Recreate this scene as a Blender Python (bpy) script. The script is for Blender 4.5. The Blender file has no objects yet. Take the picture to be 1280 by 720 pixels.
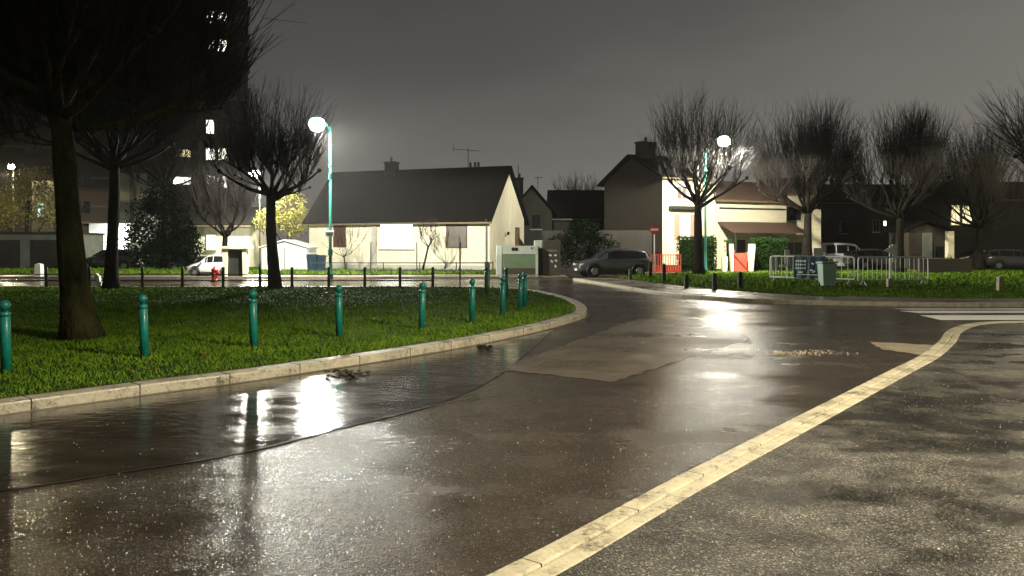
import bpy, math, random
from mathutils import Vector, Matrix
R = random.Random(7)
scene = bpy.context.scene
C = scene.collection
F = 1000.0; HY = 307.0; CX = 640.0; CAMZ = 1.7
PI = math.pi

def P(px, py, z=0.0):
    "ground point seen at a pixel of the photograph"
    d = (CAMZ - z) * F / (py - HY)
    return Vector(((px - CX) / F * d, d, z))
def X(px, d): return (px - CX) / F * d
def Z(py, d): return CAMZ - (py - HY) / F * d

# ------------------------------------------------------------------ materials
def nodes(name):
    m = bpy.data.materials.new(name); m.use_nodes = True
    nt = m.node_tree; b = nt.nodes['Principled BSDF']
    return m, nt, b
def ramp(nt, src, stops):
    r = nt.nodes.new('ShaderNodeValToRGB')
    e = r.color_ramp.elements
    while len(e) < len(stops): e.new(0.5)
    for k, (p, c) in enumerate(stops):
        e[k].position = p
        e[k].color = (c, c, c, 1) if not isinstance(c, (tuple, list)) else (*c, 1)
    nt.links.new(src, r.inputs[0]); return r.outputs[0]
def noise(nt, scale, detail=4, rough=0.55, vec=None, coord='Object', stretch=None):
    if vec is None:
        tc = nt.nodes.new('ShaderNodeTexCoord'); vec = tc.outputs[coord]
    if stretch:
        mp = nt.nodes.new('ShaderNodeMapping'); mp.inputs['Scale'].default_value = stretch[:3]
        if len(stretch) > 3: mp.inputs['Rotation'].default_value = (0, 0, stretch[3])
        nt.links.new(vec, mp.inputs[0]); vec = mp.outputs[0]
    n = nt.nodes.new('ShaderNodeTexNoise'); n.inputs['Scale'].default_value = scale
    n.inputs['Detail'].default_value = detail; n.inputs['Roughness'].default_value = rough
    nt.links.new(vec, n.inputs['Vector']); return n.outputs['Fac']
def math_n(nt, op, a, b):
    m = nt.nodes.new('ShaderNodeMath'); m.operation = op
    for k, v in enumerate((a, b)):
        if isinstance(v, (int, float)): m.inputs[k].default_value = v
        else: nt.links.new(v, m.inputs[k])
    return m.outputs[0]
def bump(nt, b, h, strength, dist=0.01, prev=None):
    n = nt.nodes.new('ShaderNodeBump'); n.inputs['Strength'].default_value = strength
    n.inputs['Distance'].default_value = dist
    nt.links.new(h, n.inputs['Height'])
    if prev is not None: nt.links.new(prev, n.inputs['Normal'])
    nt.links.new(n.outputs[0], b.inputs['Normal']); return n.outputs[0]
def M(name, col, rough=0.7, var=0.25, scale=2.5, bmp=0.3, bscale=30, metal=0.0, bd=0.01, stretch=None, coat=0, spec=None):
    m, nt, b = nodes(name)
    lo = tuple(c * (1 - var) for c in col); hi = tuple(min(1, c * (1 + var)) for c in col)
    n = noise(nt, scale, 6, 0.65, stretch=stretch)
    nt.links.new(ramp(nt, n, [(0.3, lo), (0.7, hi)]), b.inputs['Base Color'])
    b.inputs['Roughness'].default_value = rough; b.inputs['Metallic'].default_value = metal
    if spec is not None: b.inputs['Specular IOR Level'].default_value = spec
    if coat: b.inputs['Coat Weight'].default_value = coat; b.inputs['Coat Roughness'].default_value = 0.05
    if bmp: bump(nt, b, noise(nt, bscale, 3, stretch=stretch), bmp, bd)
    return m
def EM(name, col, st, var=0.0, scale=3):
    m, nt, b = nodes(name)
    b.inputs['Base Color'].default_value = (*[c * .5 for c in col], 1)
    b.inputs['Roughness'].default_value = .3
    if var:
        lo = tuple(c * (1 - var) for c in col)
        nt.links.new(ramp(nt, noise(nt, scale, 2), [(0.35, lo), (0.65, col)]), b.inputs['Emission Color'])
    else: b.inputs['Emission Color'].default_value = (*col, 1)
    b.inputs['Emission Strength'].default_value = st
    return m

# wet asphalt of the road: smooth film patches, rough aggregate, faint stains
def wet_asphalt(name, col, film=(0.45, 0.62), r_lo=0.16, r_hi=0.48, agg=0.5, stain=0.35, grit=0.0, fs=0.35, wav=.2, grain=.5, spec=.38):
    m, nt, b = nodes(name)
    tc = nt.nodes.new('ShaderNodeTexCoord').outputs['Object']
    big = noise(nt, fs, 5, 0.6, tc, stretch=(0.6, 1.6, 1, 0.5))
    mid = noise(nt, 2.2, 5, 0.65, tc)
    fine = noise(nt, 95, 2, 0.6, tc)
    mask = ramp(nt, math_n(nt, 'ADD', math_n(nt, 'MULTIPLY', big, .75), math_n(nt, 'MULTIPLY', mid, .25)), [(film[0], 0.0), (film[1], 1.0)])
    mr = nt.nodes.new('ShaderNodeMapRange'); mr.inputs['To Min'].default_value = r_lo; mr.inputs['To Max'].default_value = r_hi
    nt.links.new(mask, mr.inputs[0]); nt.links.new(mr.outputs[0], b.inputs['Roughness'])
    stn = ramp(nt, math_n(nt, 'ADD', math_n(nt, 'MULTIPLY', mid, .6), math_n(nt, 'MULTIPLY', fine, .4)),
               [(0.3, tuple(c * (1 - stain) for c in col)), (0.72, tuple(c * (1 + stain) for c in col))])
    mx = nt.nodes.new('ShaderNodeMix'); mx.data_type = 'RGBA'; mx.blend_type = 'MULTIPLY'; mx.inputs[0].default_value = 1
    nt.links.new(stn, mx.inputs[6]); nt.links.new(ramp(nt, mask, [(0, .75), (1, 1.0 + grit)]), mx.inputs[7])
    nt.links.new(mx.outputs[2], b.inputs['Base Color'])
    vc = nt.nodes.new('ShaderNodeTexVoronoi'); vc.inputs['Scale'].default_value = 105; nt.links.new(tc, vc.inputs['Vector'])
    sp = nt.nodes.new('ShaderNodeSeparateColor'); nt.links.new(vc.outputs['Color'], sp.inputs[0])
    m2 = nt.nodes.new('ShaderNodeMix'); m2.data_type = 'RGBA'; m2.blend_type = 'MULTIPLY'; m2.inputs[0].default_value = 1
    nt.links.new(mx.outputs[2], m2.inputs[6]); nt.links.new(ramp(nt, sp.outputs[0], [(0, 1 - .55 * grain), (.6, 1.0), (.9, 1 + grain), (1, 1 + 4 * grain)]), m2.inputs[7])
    nt.links.new(m2.outputs[2], b.inputs['Base Color'])
    vor = nt.nodes.new('ShaderNodeTexVoronoi'); vor.inputs['Scale'].default_value = 75; nt.links.new(tc, vor.inputs['Vector'])
    hh = math_n(nt, 'MULTIPLY', vor.outputs['Distance'], math_n(nt, 'ADD', math_n(nt, 'MULTIPLY', mask, .8), .2))
    p = bump(nt, b, hh, agg, 0.006)
    p = bump(nt, b, noise(nt, 9, 4, .65, tc), wav, 0.02, p)
    b.inputs['Specular IOR Level'].default_value = spec
    return m

m_road = wet_asphalt('wet_road_asphalt', (.042, .033, .024), (0.40, 0.62), 0.12, 0.31, 0.75, wav=.30)
m_pave = wet_asphalt('gritty_wet_pavement', (.020, .018, .014), (0.43, 0.57), 0.17, 0.6, 1.0, .8, grit=1.7, fs=0.40, wav=.07, grain=1.05, spec=.4)  # dark film patches are wet areas and painted branch-shadow blotches
m_patch = wet_asphalt('worn_repair_asphalt', (.085, .068, .046), (0.40, 0.62), 0.22, 0.45, 0.8, .4)
def puddle_mat():
    m, nt, b = nodes('puddle_water')
    b.inputs['Base Color'].default_value = (.012, .010, .008, 1)
    b.inputs['Roughness'].default_value = 0.05
    bump(nt, b, noise(nt, 7, 2, .5, stretch=(1, 2.2, 1, .6)), 0.10, 0.01)
    return m
m_puddle = puddle_mat()
def kerb_mat(name, col):
    m, nt, b = nodes(name)
    n1 = noise(nt, 3.2, 6, .7); n2 = noise(nt, 40, 3, .6); n3 = noise(nt, 9, 4, .7)
    s_ = math_n(nt, 'ADD', math_n(nt, 'MULTIPLY', n1, .45), math_n(nt, 'ADD', math_n(nt, 'MULTIPLY', n2, .25), math_n(nt, 'MULTIPLY', n3, .30)))
    nt.links.new(ramp(nt, s_, [(.40, tuple(c * .22 for c in col)), (.49, tuple(c * .75 for c in col)), (.63, col)]), b.inputs['Base Color'])
    nt.links.new(ramp(nt, n1, [(.4, .35), (.6, .65)]), b.inputs['Roughness'])
    p = bump(nt, b, n2, .7, .004); bump(nt, b, n3, .4, .012, p); return m
m_kerb2 = kerb_mat('yellowed_kerb_stone', (.50, .44, .29))
m_kerb = kerb_mat('kerb_stone', (.46, .41, .29))
m_joint = M('dark_joint', (.015, .012, .01), .5, .3)
m_soil = M('damp_soil', (.05, .038, .025), .8, .4, 4, .6, 25)
m_lawn = M('lawn_earth', (.022, .045, .010), .95, .5, 3, .8, 20, bd=.03, spec=.05)
m_ground = M('far_ground', (.035, .037, .025), .9, .4, .6, .5, 8)
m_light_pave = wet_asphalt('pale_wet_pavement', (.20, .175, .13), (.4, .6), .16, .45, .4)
m_paint = M('road_paint', (.84, .82, .74), .4, .18, 6, .3, 70, bd=.004)
def grass_mat(name, base, tip):
    m, nt, b = nodes(name)
    n = noise(nt, 1.3, 5, .6)
    n2 = noise(nt, 40, 2, .6)
    s = math_n(nt, 'ADD', math_n(nt, 'MULTIPLY', n, .55), math_n(nt, 'MULTIPLY', n2, .45))
    nt.links.new(ramp(nt, s, [(0.35, base), (0.66, tip)]), b.inputs['Base Color'])
    b.inputs['Roughness'].default_value = .9; b.inputs['Specular IOR Level'].default_value = 0
    return m
m_blade = grass_mat('grass_blade', (.045, .115, .008), (.17, .27, .022))
m_bark = M('wet_bark', (.014, .012, .009), .9, .45, 6, 1.0, 14, bd=.05, spec=.04, stretch=(1, 1, .35))
m_bark_moss = M('mossy_plane_bark', (.034, .032, .012), .9, .85, 3, 1.0, 12, spec=.05, bd=.06, stretch=(1, 1, .4))
m_twig = M('bare_twig', (.020, .016, .013), .7, .3, 8, 0, spec=.2)
m_bollard = M('turquoise_paint', (.008, .19, .145), .38, .35, 9, .25, 40, coat=.2)
m_greenpole = M('green_lamp_paint', (.012, .14, .10), .35, .15, 5, .05, 40)
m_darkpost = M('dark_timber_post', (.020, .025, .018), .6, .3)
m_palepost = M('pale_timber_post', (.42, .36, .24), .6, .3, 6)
m_cream = M('cream_render', (.78, .72, .53), .8, .13, 1.6, .3, 40, bd=.006, stretch=(1.6, 1.6, .5))
m_plinth = M('grey_plinth', (.45, .43, .36), .8, .15, 2)
m_roofd = M('dark_roof_tile', (.008, .007, .006), .9, .3, 3, .6, 9, spec=.1, bd=.03)
m_fascia = M('brown_fascia', (.16, .12, .06), .6, .2)
m_brown = M('brown_shutter', (.085, .028, .016), .5, .2, 4, .3, 30, stretch=(1, 1, 6))
m_glass = M('dark_glass', (.012, .014, .015), .06, .1, 2, 0)
m_greyglass = M('grey_blind', (.16, .14, .12), .35, .1, 2, .1)
m_white = M('white_paint', (.74, .74, .68), .5, .08, 3, .1)
m_brick = M('brown_render', (.042, .033, .022), .8, .18, 2, .5, 12, bd=.01, stretch=(1, 1, 4))
m_darkwall = M('dark_render', (.03, .026, .019), .8, .25, 1.5, .3)
m_towerw = M('tower_brown_panel', (.040, .026, .017), .8, .15, .8, .3, 10)
m_towerg = M('tower_grey_band', (.085, .07, .05), .8, .15, .8, .3, 10)
m_stonew = M('pale_stone_wall', (.72, .65, .46), .8, .1, 1.5, .6, 7, bd=.02, stretch=(.5, .5, 4))
m_pink = M('pink_shutter', (.62, .27, .20), .5, .1)
m_red = M('red_paint', (.42, .035, .02), .45, .15)
m_redb = M('salmon_red_paint', (.50, .12, .07), .5, .15)
m_tile = M('brown_tile', (.085, .048, .028), .75, .35, 6, .8, 16, bd=.03)
m_conc = M('grey_concrete', (.16, .17, .14), .8, .25, 1, .3)
m_hedge = grass_mat('hedge_leaf', (.008, .022, .006), (.030, .060, .012))
m_ever = grass_mat('evergreen_leaf', (.004, .011, .005), (.010, .022, .007))
m_yleaf = grass_mat('yellow_leaf', (.13, .13, .03), (.40, .36, .11))
m_metal = M('galvanised_steel', (.78, .79, .74), .4, .08, 8, .1, 50, metal=.1)
m_banner = M('navy_banner', (.010, .045, .075), .4, .3, 3, .2, 8)
m_bluegreen = M('dark_blue_plastic', (.010, .035, .055), .4, .2)
m_palebin = M('pale_green_plastic', (.42, .58, .48), .4, .1)
m_contg = M('green_container_panel', (.17, .25, .14), .45, .18, 2, .1)
m_contw = M('pale_container_shell', (.55, .60, .50), .45, .12, 2, .1)
m_contb = M('brown_container_panel', (.075, .065, .045), .45, .15)
m_black = M('black_rubber', (.012, .012, .012), .5, .2, 5, .2)
m_carblack = M('dark_car_paint', (.085, .085, .09), .2, .05, 3, 0, metal=.3, coat=1)
m_carwhite = M('white_car_paint', (.72, .72, .70), .25, .04, 3, 0, coat=1)
m_rim = M('alloy_rim', (.5, .5, .5), .3, .1, 3, 0, metal=.9)
m_headl = M('headlight_glass', (.6, .62, .62), .08, .1, 3, 0)
m_taill = M('tail_light', (.35, .02, .02), .15, .1, 3, 0)
m_lens1 = EM('lamp_lens_cool', (1.0, 0.98, 0.90), 160)
m_lens2 = EM('lamp_lens_warm', (1.0, 0.95, 0.80), 120)
m_winW = EM('lit_window_white', (1.0, .97, .82), 4.0, .25, 5)
m_winB = EM('lit_window_bright', (.98, 1.0, .92), 4.500000000000004, .15, 3)
m_winY = EM('lit_window_yellow', (1.0, .85, .48), 1.8, .5, 5)
m_winDim = EM('lit_window_dim', (.30, .20, .10), .12, .5, 5)
m_winBlue = EM('lit_window_blue', (.55, .85, 1.0), 1.6, .2, 3)

# ------------------------------------------------------------------ mesh builder
class MB:
    def __init__(s): s.v = []; s.f = []
    def add(s, vs, fs):
        o = len(s.v); s.v += [tuple(v) for v in vs]; s.f += [tuple(i + o for i in f) for f in fs]; return s
    def box(s, c, d, rz=0, ry=0, rx=0):
        x, y, z = d[0] / 2, d[1] / 2, d[2] / 2
        mt = Matrix.Translation(c) @ Matrix.Rotation(rz, 4, 'Z') @ Matrix.Rotation(ry, 4, 'Y') @ Matrix.Rotation(rx, 4, 'X')
        vs = [mt @ Vector((a * x, b * y, e * z)) for a in (-1, 1) for b in (-1, 1) for e in (-1, 1)]
        return s.add(vs, [(0, 1, 3, 2), (4, 6, 7, 5), (0, 4, 5, 1), (2, 3, 7, 6), (0, 2, 6, 4), (1, 5, 7, 3)])
    def b2(s, x0, x1, y0, y1, z0, z1): return s.box(((x0 + x1) / 2, (y0 + y1) / 2, (z0 + z1) / 2), (abs(x1 - x0), abs(y1 - y0), abs(z1 - z0)))
    def tube(s, pts, rad, n=8, cap=True):
        pts = [Vector(p) for p in pts]; o = len(s.v); ref = None
        for i, p in enumerate(pts):
            t = (pts[min(i + 1, len(pts) - 1)] - pts[max(i - 1, 0)])
            if t.length < 1e-9: t = Vector((0, 0, 1))
            t.normalize()
            if ref is None: ref = Vector((1, 0, 0)) if abs(t.x) < .9 else Vector((0, 1, 0))
            a = (ref - t * ref.dot(t)).normalized(); ref = a; b = t.cross(a)
            r = rad[i] if isinstance(rad, (list, tuple)) else rad
            for k in range(n):
                q = 2 * PI * k / n; s.v.append(tuple(p + a * (r * math.cos(q)) + b * (r * math.sin(q))))
        for i in range(len(pts) - 1):
            for k in range(n):
                k2 = (k + 1) % n
                s.f.append((o + i * n + k, o + i * n + k2, o + (i + 1) * n + k2, o + (i + 1) * n + k))
        if cap:
            s.f.append(tuple(o + k for k in range(n))[::-1]); e = o + (len(pts) - 1) * n
            s.f.append(tuple(e + k for k in range(n)))
        return s
    def lathe(s, prof, c=(0, 0, 0), n=16):
        return s.tube([(c[0], c[1], c[2] + z) for r, z in prof], [r for r, z in prof], n) if all(prof[i][1] < prof[i + 1][1] for i in range(len(prof) - 1)) else s
    def prism(s, poly, z0, z1):
        n = len(poly); o = [(p[0], p[1], z0) for p in poly] + [(p[0], p[1], z1) for p in poly]
        return s.add(o, [tuple(range(n))[::-1], tuple(range(n, 2 * n))] + [(i, (i + 1) % n, n + (i + 1) % n, n + i) for i in range(n)])
    def extr(s, poly, y0, y1):   # poly in (x,z) extruded along y
        n = len(poly); o = [(p[0], y0, p[1]) for p in poly] + [(p[0], y1, p[1]) for p in poly]
        return s.add(o, [tuple(range(n)), tuple(range(n, 2 * n))[::-1]] + [((i + 1) % n, i, n + i, n + (i + 1) % n) for i in range(n)])
    def extx(s, poly, x0, x1):   # poly in (y,z) extruded along x
        n = len(poly); o = [(x0, p[0], p[1]) for p in poly] + [(x1, p[0], p[1]) for p in poly]
        return s.add(o, [tuple(range(n))[::-1], tuple(range(n, 2 * n))] + [(i, (i + 1) % n, n + (i + 1) % n, n + i) for i in range(n)])
    def build(s, name, m, parent=None, smooth=False, bev=0, loc=None):
        me = bpy.data.meshes.new(name); me.from_pydata(s.v, [], s.f); me.validate(); me.update()
        me.materials.append(m)
        if smooth: me.shade_smooth()
        o = bpy.data.objects.new(name, me); C.objects.link(o)
        if parent is not None: o.parent = parent
        if loc is not None: o.location = loc
        if bev:
            md = o.modifiers.new('edge', 'BEVEL'); md.width = bev; md.segments = 2; md.limit_method = 'ANGLE'
        return o
def tag(o, label, cat, group=None, kind=None):
    o['label'] = label; o['category'] = cat
    if group: o['group'] = group
    if kind: o['kind'] = kind
    return o
def struct(o): o['kind'] = 'structure'; return o
def thing(name, label, cat, loc=(0, 0, 0), rz=0, group=None):
    o = bpy.data.objects.new(name, None); C.objects.link(o); o.location = loc; o.rotation_euler = (0, 0, rz)
    o.empty_display_size = .2
    return tag(o, label, cat, group)
def copy_tree(o, parent=None):
    c = o.copy(); C.objects.link(c); c.parent = parent
    for ch in list(o.children): copy_tree(ch, c)
    return c
def dup(o, loc, rz, label, group=None):
    c = copy_tree(o); c.location = loc; c.rotation_euler = (0, 0, rz); c['label'] = label
    if group: c['group'] = group
    return c

def smooth_line(pts, k=8):
    pts = [Vector(p) for p in pts]; out = []
    for i in range(len(pts) - 1):
        p0 = pts[max(i - 1, 0)]; p1 = pts[i]; p2 = pts[i + 1]; p3 = pts[min(i + 2, len(pts) - 1)]
        for j in range(k):
            t = j / k
            out.append(.5 * ((2 * p1) + (p2 - p0) * t + (2 * p0 - 5 * p1 + 4 * p2 - p3) * t * t + (3 * p1 - p0 - 3 * p2 + p3) * t ** 3))
    out.append(pts[-1]); return out
def offset(line, w):   # to the left of travel
    out = []
    for i, p in enumerate(line):
        t = line[min(i + 1, len(line) - 1)] - line[max(i - 1, 0)]; t.z = 0; t.normalize()
        out.append(p + Vector((-t.y, t.x, 0)) * w)
    return out
def strip(name, a, b, z, m, base=None, bev=0):
    mb = MB(); n = len(a)
    if base is None:
        mb.add([(p.x, p.y, z) for p in a] + [(p.x, p.y, z) for p in b], [(i, i + 1, n + i + 1, n + i) for i in range(n - 1)])
    else:
        vs = [(p.x, p.y, base) for p in a] + [(p.x, p.y, z) for p in a] + [(p.x, p.y, z) for p in b] + [(p.x, p.y, base) for p in b]
        fs = []
        for i in range(n - 1):
            for q in range(3): fs.append((q * n + i, q * n + i + 1, (q + 1) * n + i + 1, (q + 1) * n + i))
        fs.append((0, n, 2 * n, 3 * n)); fs.append((n - 1, 4 * n - 1, 3 * n - 1, 2 * n - 1))
        mb.add(vs, fs)
    return mb.build(name, m, bev=bev)
def sheet(name, poly, z, m):
    return MB().add([(p[0], p[1], z) for p in poly], [tuple(range(len(poly)))]).build(name, m)

# ------------------------------------------------------------------ ground
g = 700
struct(sheet('ground', [(-g, -g), (g, -g), (g, g), (-g, g)], -0.03, m_ground))
struct(sheet('road', [(-70, -30), (70, -30), (70, 30), (20, 42.5), (13, 62), (1.6, 62), (1.6, 43.5), (-70, 41)], 0.0, m_road))

KH = .12
# green island with its kerb
near = [Vector(p) for p in ((-18, -9, 0), (-11.5, 0.6, 0), (-8.2, 4.4, 0))] + [P(0, 519), P(100, 505), P(200, 491), P(300, 478), P(400, 463), P(500, 447.5), P(600, 430), P(680, 412.5),
        P(722, 400.5), P(733, 394), P(729, 385), P(705, 374.5), P(660, 365.5), P(600, 362.5), P(500, 361.5), P(300, 361.5), P(0, 361.5)] + [Vector((-30, 31.1, 0)), Vector((-50, 31, 0))]
outer = smooth_line(near, 8)
inner = offset(outer, 0.27)
kb = strip('kerb', outer, inner, KH, m_kerb, base=-.02, bev=.02); struct(kb)
# joints between kerb stones
mj = MB(); acc = 0
for i in range(1, len(outer) - 68):
    acc += (outer[i] - outer[i - 1]).length
    if acc > 1.0:
        acc = 0
        a, b = outer[i], inner[i]; d = (b - a).normalized()
        ang = math.atan2(d.y, d.x); c = (a + b) / 2
        mj.box((c.x, c.y, KH / 2 + .002), (.275, .012, KH + .003), ang)
struct(mj.build('kerb_joints', m_joint))
isl = [(p.x, p.y) for p in inner] + [(-50, -9)]
def fill_poly(name, poly, z, m):
    from mathutils.geometry import tessellate_polygon
    vs = [Vector((p[0], p[1], z)) for p in poly]
    tris = tessellate_polygon([vs])
    mb = MB(); mb.add(vs, tris); o = mb.build(name, m)
    import bmesh
    bm = bmesh.new(); bm.from_mesh(o.data); bmesh.ops.recalc_face_normals(bm, faces=bm.faces)
    if bm.faces and sum(f.normal.z for f in bm.faces) < 0: bmesh.ops.reverse_faces(bm, faces=bm.faces)
    bm.to_mesh(o.data); bm.free(); return o
struct(fill_poly('lawn', isl, KH - .015, m_lawn))
# earth fringe along the inside of the kerb
struct(strip('soil_edge', offset(outer, .27), offset(outer, .36), KH - .008, m_soil))
# gutter line of silt
struct(strip('gutter_silt', offset(outer, -.10)[16:120], offset(outer, 0.0)[16:120], .005, M('gutter_silt', (.10, .08, .055), .35, .5, 8, .5, 40)))

# far verge and pavement left
struct(sheet('verge', [(-70, 44.5), (-70, 70), (1.2, 70), (1.2, 44.5)], .10, m_lawn))
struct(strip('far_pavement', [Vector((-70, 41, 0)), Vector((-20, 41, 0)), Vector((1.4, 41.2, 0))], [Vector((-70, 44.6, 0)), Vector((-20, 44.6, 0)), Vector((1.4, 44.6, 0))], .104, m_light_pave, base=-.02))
# right green, pale pavement in front, kerb
fr = smooth_line([P(716, 350.5), P(742, 355), P(775, 360.5), P(830, 369.5), P(900, 376), P(980, 380), P(1070, 382), P(1180, 383.3), P(1300, 383.6), Vector((19, 22.0, 0)), Vector((30, 22, 0)), Vector((60, 22, 0))], 6)
gr_in = smooth_line([P(765, 349.5), P(800, 354), P(835, 359), P(880, 364.5), P(930, 368.5), P(1000, 373.5), P(1080, 376.5), P(1180, 378.5), P(1300, 379.5), Vector((20, 23.4, 0)), Vector((31, 23.4, 0)), Vector((60, 23.4, 0))], 6)
struct(strip('right_kerb', fr, offset(fr, .2), KH, m_kerb, base=-.02, bev=.02))
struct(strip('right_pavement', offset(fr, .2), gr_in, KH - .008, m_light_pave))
struct(fill_poly('right_lawn', [(p.x, p.y) for p in gr_in] + [(60, 62), (13.5, 62), (12.5, 50)], KH - .004, m_lawn))
struct(strip('bare_earth', offset(fr, .25)[34:54], offset(gr_in, .5)[34:54], KH + .004, m_soil))
struct(sheet('garden_path', [(4.5, 46.2), (24, 45), (24, 47.5), (4.5, 48.2)], KH + .006, m_light_pave))

# near pavement with flush double kerb band
kl = smooth_line([Vector((-12, -9.6, 0)), Vector((-4.3, -.8, 0)), Vector((-1.55, 2.35, 0)), P(610, 720, .06), P(839, 600, .06), P(955.6, 541.7, .06), P(1033, 503, .06), P(1111, 464, .06), P(1150, 444.5, .06), P(1173, 427, .06), P(1187, 412, .06), P(1222, 403.4, .06), Vector((11.6, 17.45, 0)), Vector((14.5, 17.9, 0)), Vector((20, 18.1, 0)), Vector((32, 18.4, 0)), Vector((60, 19, 0))], 8)
for p in kl: p.z = 0
kr1 = offset(kl, -.135); kr2 = offset(kl, -.255)
struct(strip('near_kerb', kl, kr1, .072, m_kerb2, base=-.02, bev=.012))
struct(strip('near_kerb_inner', offset(kl, -.142), kr2, .062, m_kerb2, base=-.02, bev=.008))
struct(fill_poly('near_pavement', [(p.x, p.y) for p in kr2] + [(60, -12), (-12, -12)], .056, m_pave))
mj = MB(); acc = 0
for i in range(10, 86):
    acc += (kl[i] - kl[i - 1]).length
    if acc > .95:
        acc = 0
        a, b = kl[i], kr2[i]; d = (b - a).normalized(); c = (a + b) / 2
        c = a + (b - a) * .264; mj.box((c.x, c.y, .036), (.138, .006, .0735), math.atan2(d.y, d.x))
struct(mj.build('near_kerb_joints', m_joint))
# repair patches, puddle, seam, crossing stripes
def ragged(poly, step=.10, amp=.035):
    out = []
    for i in range(len(poly)):
        a, b = poly[i], poly[(i + 1) % len(poly)]; n = max(1, int((b - a).length / step))
        for k in range(n):
            p = a.lerp(b, k / n); out.append((p.x + R.uniform(-amp, amp), p.y + R.uniform(-amp, amp)))
    return out
struct(fill_poly('asphalt_patch', ragged([P(625, 462), P(765, 477.5), P(938, 424), P(868, 396), P(800, 398), P(715, 428)]), .004, m_patch))
struct(fill_poly('gutter_patch', ragged([P(1084, 427), P(1174, 432), P(1160, 445), P(1103, 437)]), .004, M('pale_patch', (.24, .20, .13), .5, .4, 4)))
seam = smooth_line([P(-80, 626), P(60, 607), P(160, 591), P(300, 568), P(420, 538), P(530, 511), P(600, 495)], 8)
struct(strip('road_seam', [p + Vector((0, R.uniform(-.01, .01), 0)) for p in seam], [p + Vector((0, R.uniform(.018, .045), 0)) for p in seam], .009, m_joint))
def film_mat():
    m, nt, b = nodes('gutter_water_film')
    tc = nt.nodes.new('ShaderNodeTexCoord').outputs['Object']
    n = noise(nt, 1.1, 4, .6, tc, stretch=(.7, 1.5, 1, .6))
    nt.links.new(ramp(nt, n, [(.3, (.020, .016, .012)), (.7, (.042, .034, .025))]), b.inputs['Base Color'])
    nt.links.new(ramp(nt, n, [(.40, .07), (.62, .22)]), b.inputs['Roughness'])
    p = bump(nt, b, noise(nt, 5, 3, .5, tc, stretch=(1, 1.6, 1, .6)), .26, .02)
    bump(nt, b, noise(nt, 70, 2, .5, tc), .25, .004, p)
    return m
ga = smooth_line([P(-120, 541), P(0, 521.5), P(100, 507.5), P(200, 493.5), P(300, 480.5), P(400, 465.5), P(500, 450), P(590, 434), P(640, 424), P(690, 412.6)], 8)
gb = smooth_line([P(-120, 632), P(-10, 617), P(120, 597), P(210, 583), P(320, 563), P(430, 535.5), P(535, 509), P(610, 478), P(655, 445), P(691, 413.2)], 8)
struct(strip('gutter_water', [p + Vector((R.uniform(-.006, .006), 0, 0)) for p in gb], ga, .005, film_mat()))
mk = MB()
for (ya, yb, pa) in ((388.6, 391.6, 1136), (394.2, 400.2, 1162)):
    a, b = P(pa, yb), P(pa, ya)
    mk.add([(a.x + .25, a.y, .004), (a.x + 9, a.y + .15, .004), (b.x + 9, b.y + .15, .004), (b.x - .25, b.y, .004)], [(0, 1, 2, 3)])
a = P(1160, 386.4)
mk.add([(a.x - .6, a.y - .2, .004), (a.x + 8, a.y - .1, .004), (a.x + 8, a.y + .2, .004), (a.x - .9, a.y + .15, .004)], [(0, 1, 2, 3)])
struct(mk.build('crossing_markings', m_paint))
# metal grate / rubble at the drain and on the road
t = thing('street_drain', 'dark cast iron kerb drain choked with dead leaves beside the left kerb', 'drain', tuple(P(437, 470)))
MB().box((0, 0, .012), (.42, .26, .02), .75).build('grate', m_black, t)
mb = MB()
for k in range(40):
    mb.box((R.gauss(-.02, .12), R.gauss(0, .09), R.uniform(.02, .06)), (.07, .05, .008), R.uniform(0, 6), R.uniform(-.6, .6))
mb.build('dead_leaves', m_soil, t)['kind'] = 'stuff'
mb = MB()
for k in range(170):
    p = P(R.gauss(1000, 24), R.gauss(441, 1.4)); s = R.uniform(.008, .022)
    mb.box((p.x, p.y, s / 3), (s, s * .8, s * .7), R.uniform(0, 3), R.uniform(-.3, .3))
tag(mb.build('gravel_chips', m_palepost), 'scatter of pale stone chips on the wet road', 'gravel', kind='stuff')
mb = MB()
for k in range(1500):
    px, py = R.uniform(-20, 1300), 350 + 380 * R.random() ** .55
    p = P(px, py); 
    if py < 410 and px < 740: continue
    if py < 400: continue
    s = R.uniform(.002, .005) * (1 + R.random() ** 6 * 1.6)
    right = False
    zz = .0
    # on the near pavement the surface is higher
    for i in range(len(kl) - 1):
        if kl[i].y <= p.y < kl[i + 1].y:
            tt = (p.y - kl[i].y) / (kl[i + 1].y - kl[i].y); xx = kl[i].x + tt * (kl[i + 1].x - kl[i].x)
            right = p.x > xx - .02; mid_ = xx < p.x < xx + .4
            if mid_: zz = None
            break
    if zz is None: continue
    zz = .056 if right else .002
    if (p - P(300, 430)).length < 0: continue
    mb.box((p.x, p.y, zz + s / 3), (s, s * .8, s * .7), R.uniform(0, 3), R.uniform(-.4, .4))
for k in range(6500):
    y = 2.0 + 14 * R.random() ** 1.7; x = R.uniform(-.5, y * .7 + .6)
    if math.sin(x * 1.3 + 2 * math.sin(y * .9)) + math.sin(y * 2.1 + x * .7) + R.gauss(0, .8) < -.2: continue
    xx = None
    for i in range(len(kr2) - 1):
        if kr2[i].y <= y < kr2[i + 1].y: xx = kr2[i].x + (kr2[i + 1].x - kr2[i].x) * (y - kr2[i].y) / (kr2[i + 1].y - kr2[i].y); break
    if xx is None or x < xx + .03: continue
    s_ = R.uniform(.002, .0045) * (1 + y * .06)
    mb.box((x, y, .0565), (s_, s_ * .8, s_ * .7), R.uniform(0, 3), R.uniform(-.4, .4))
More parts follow.
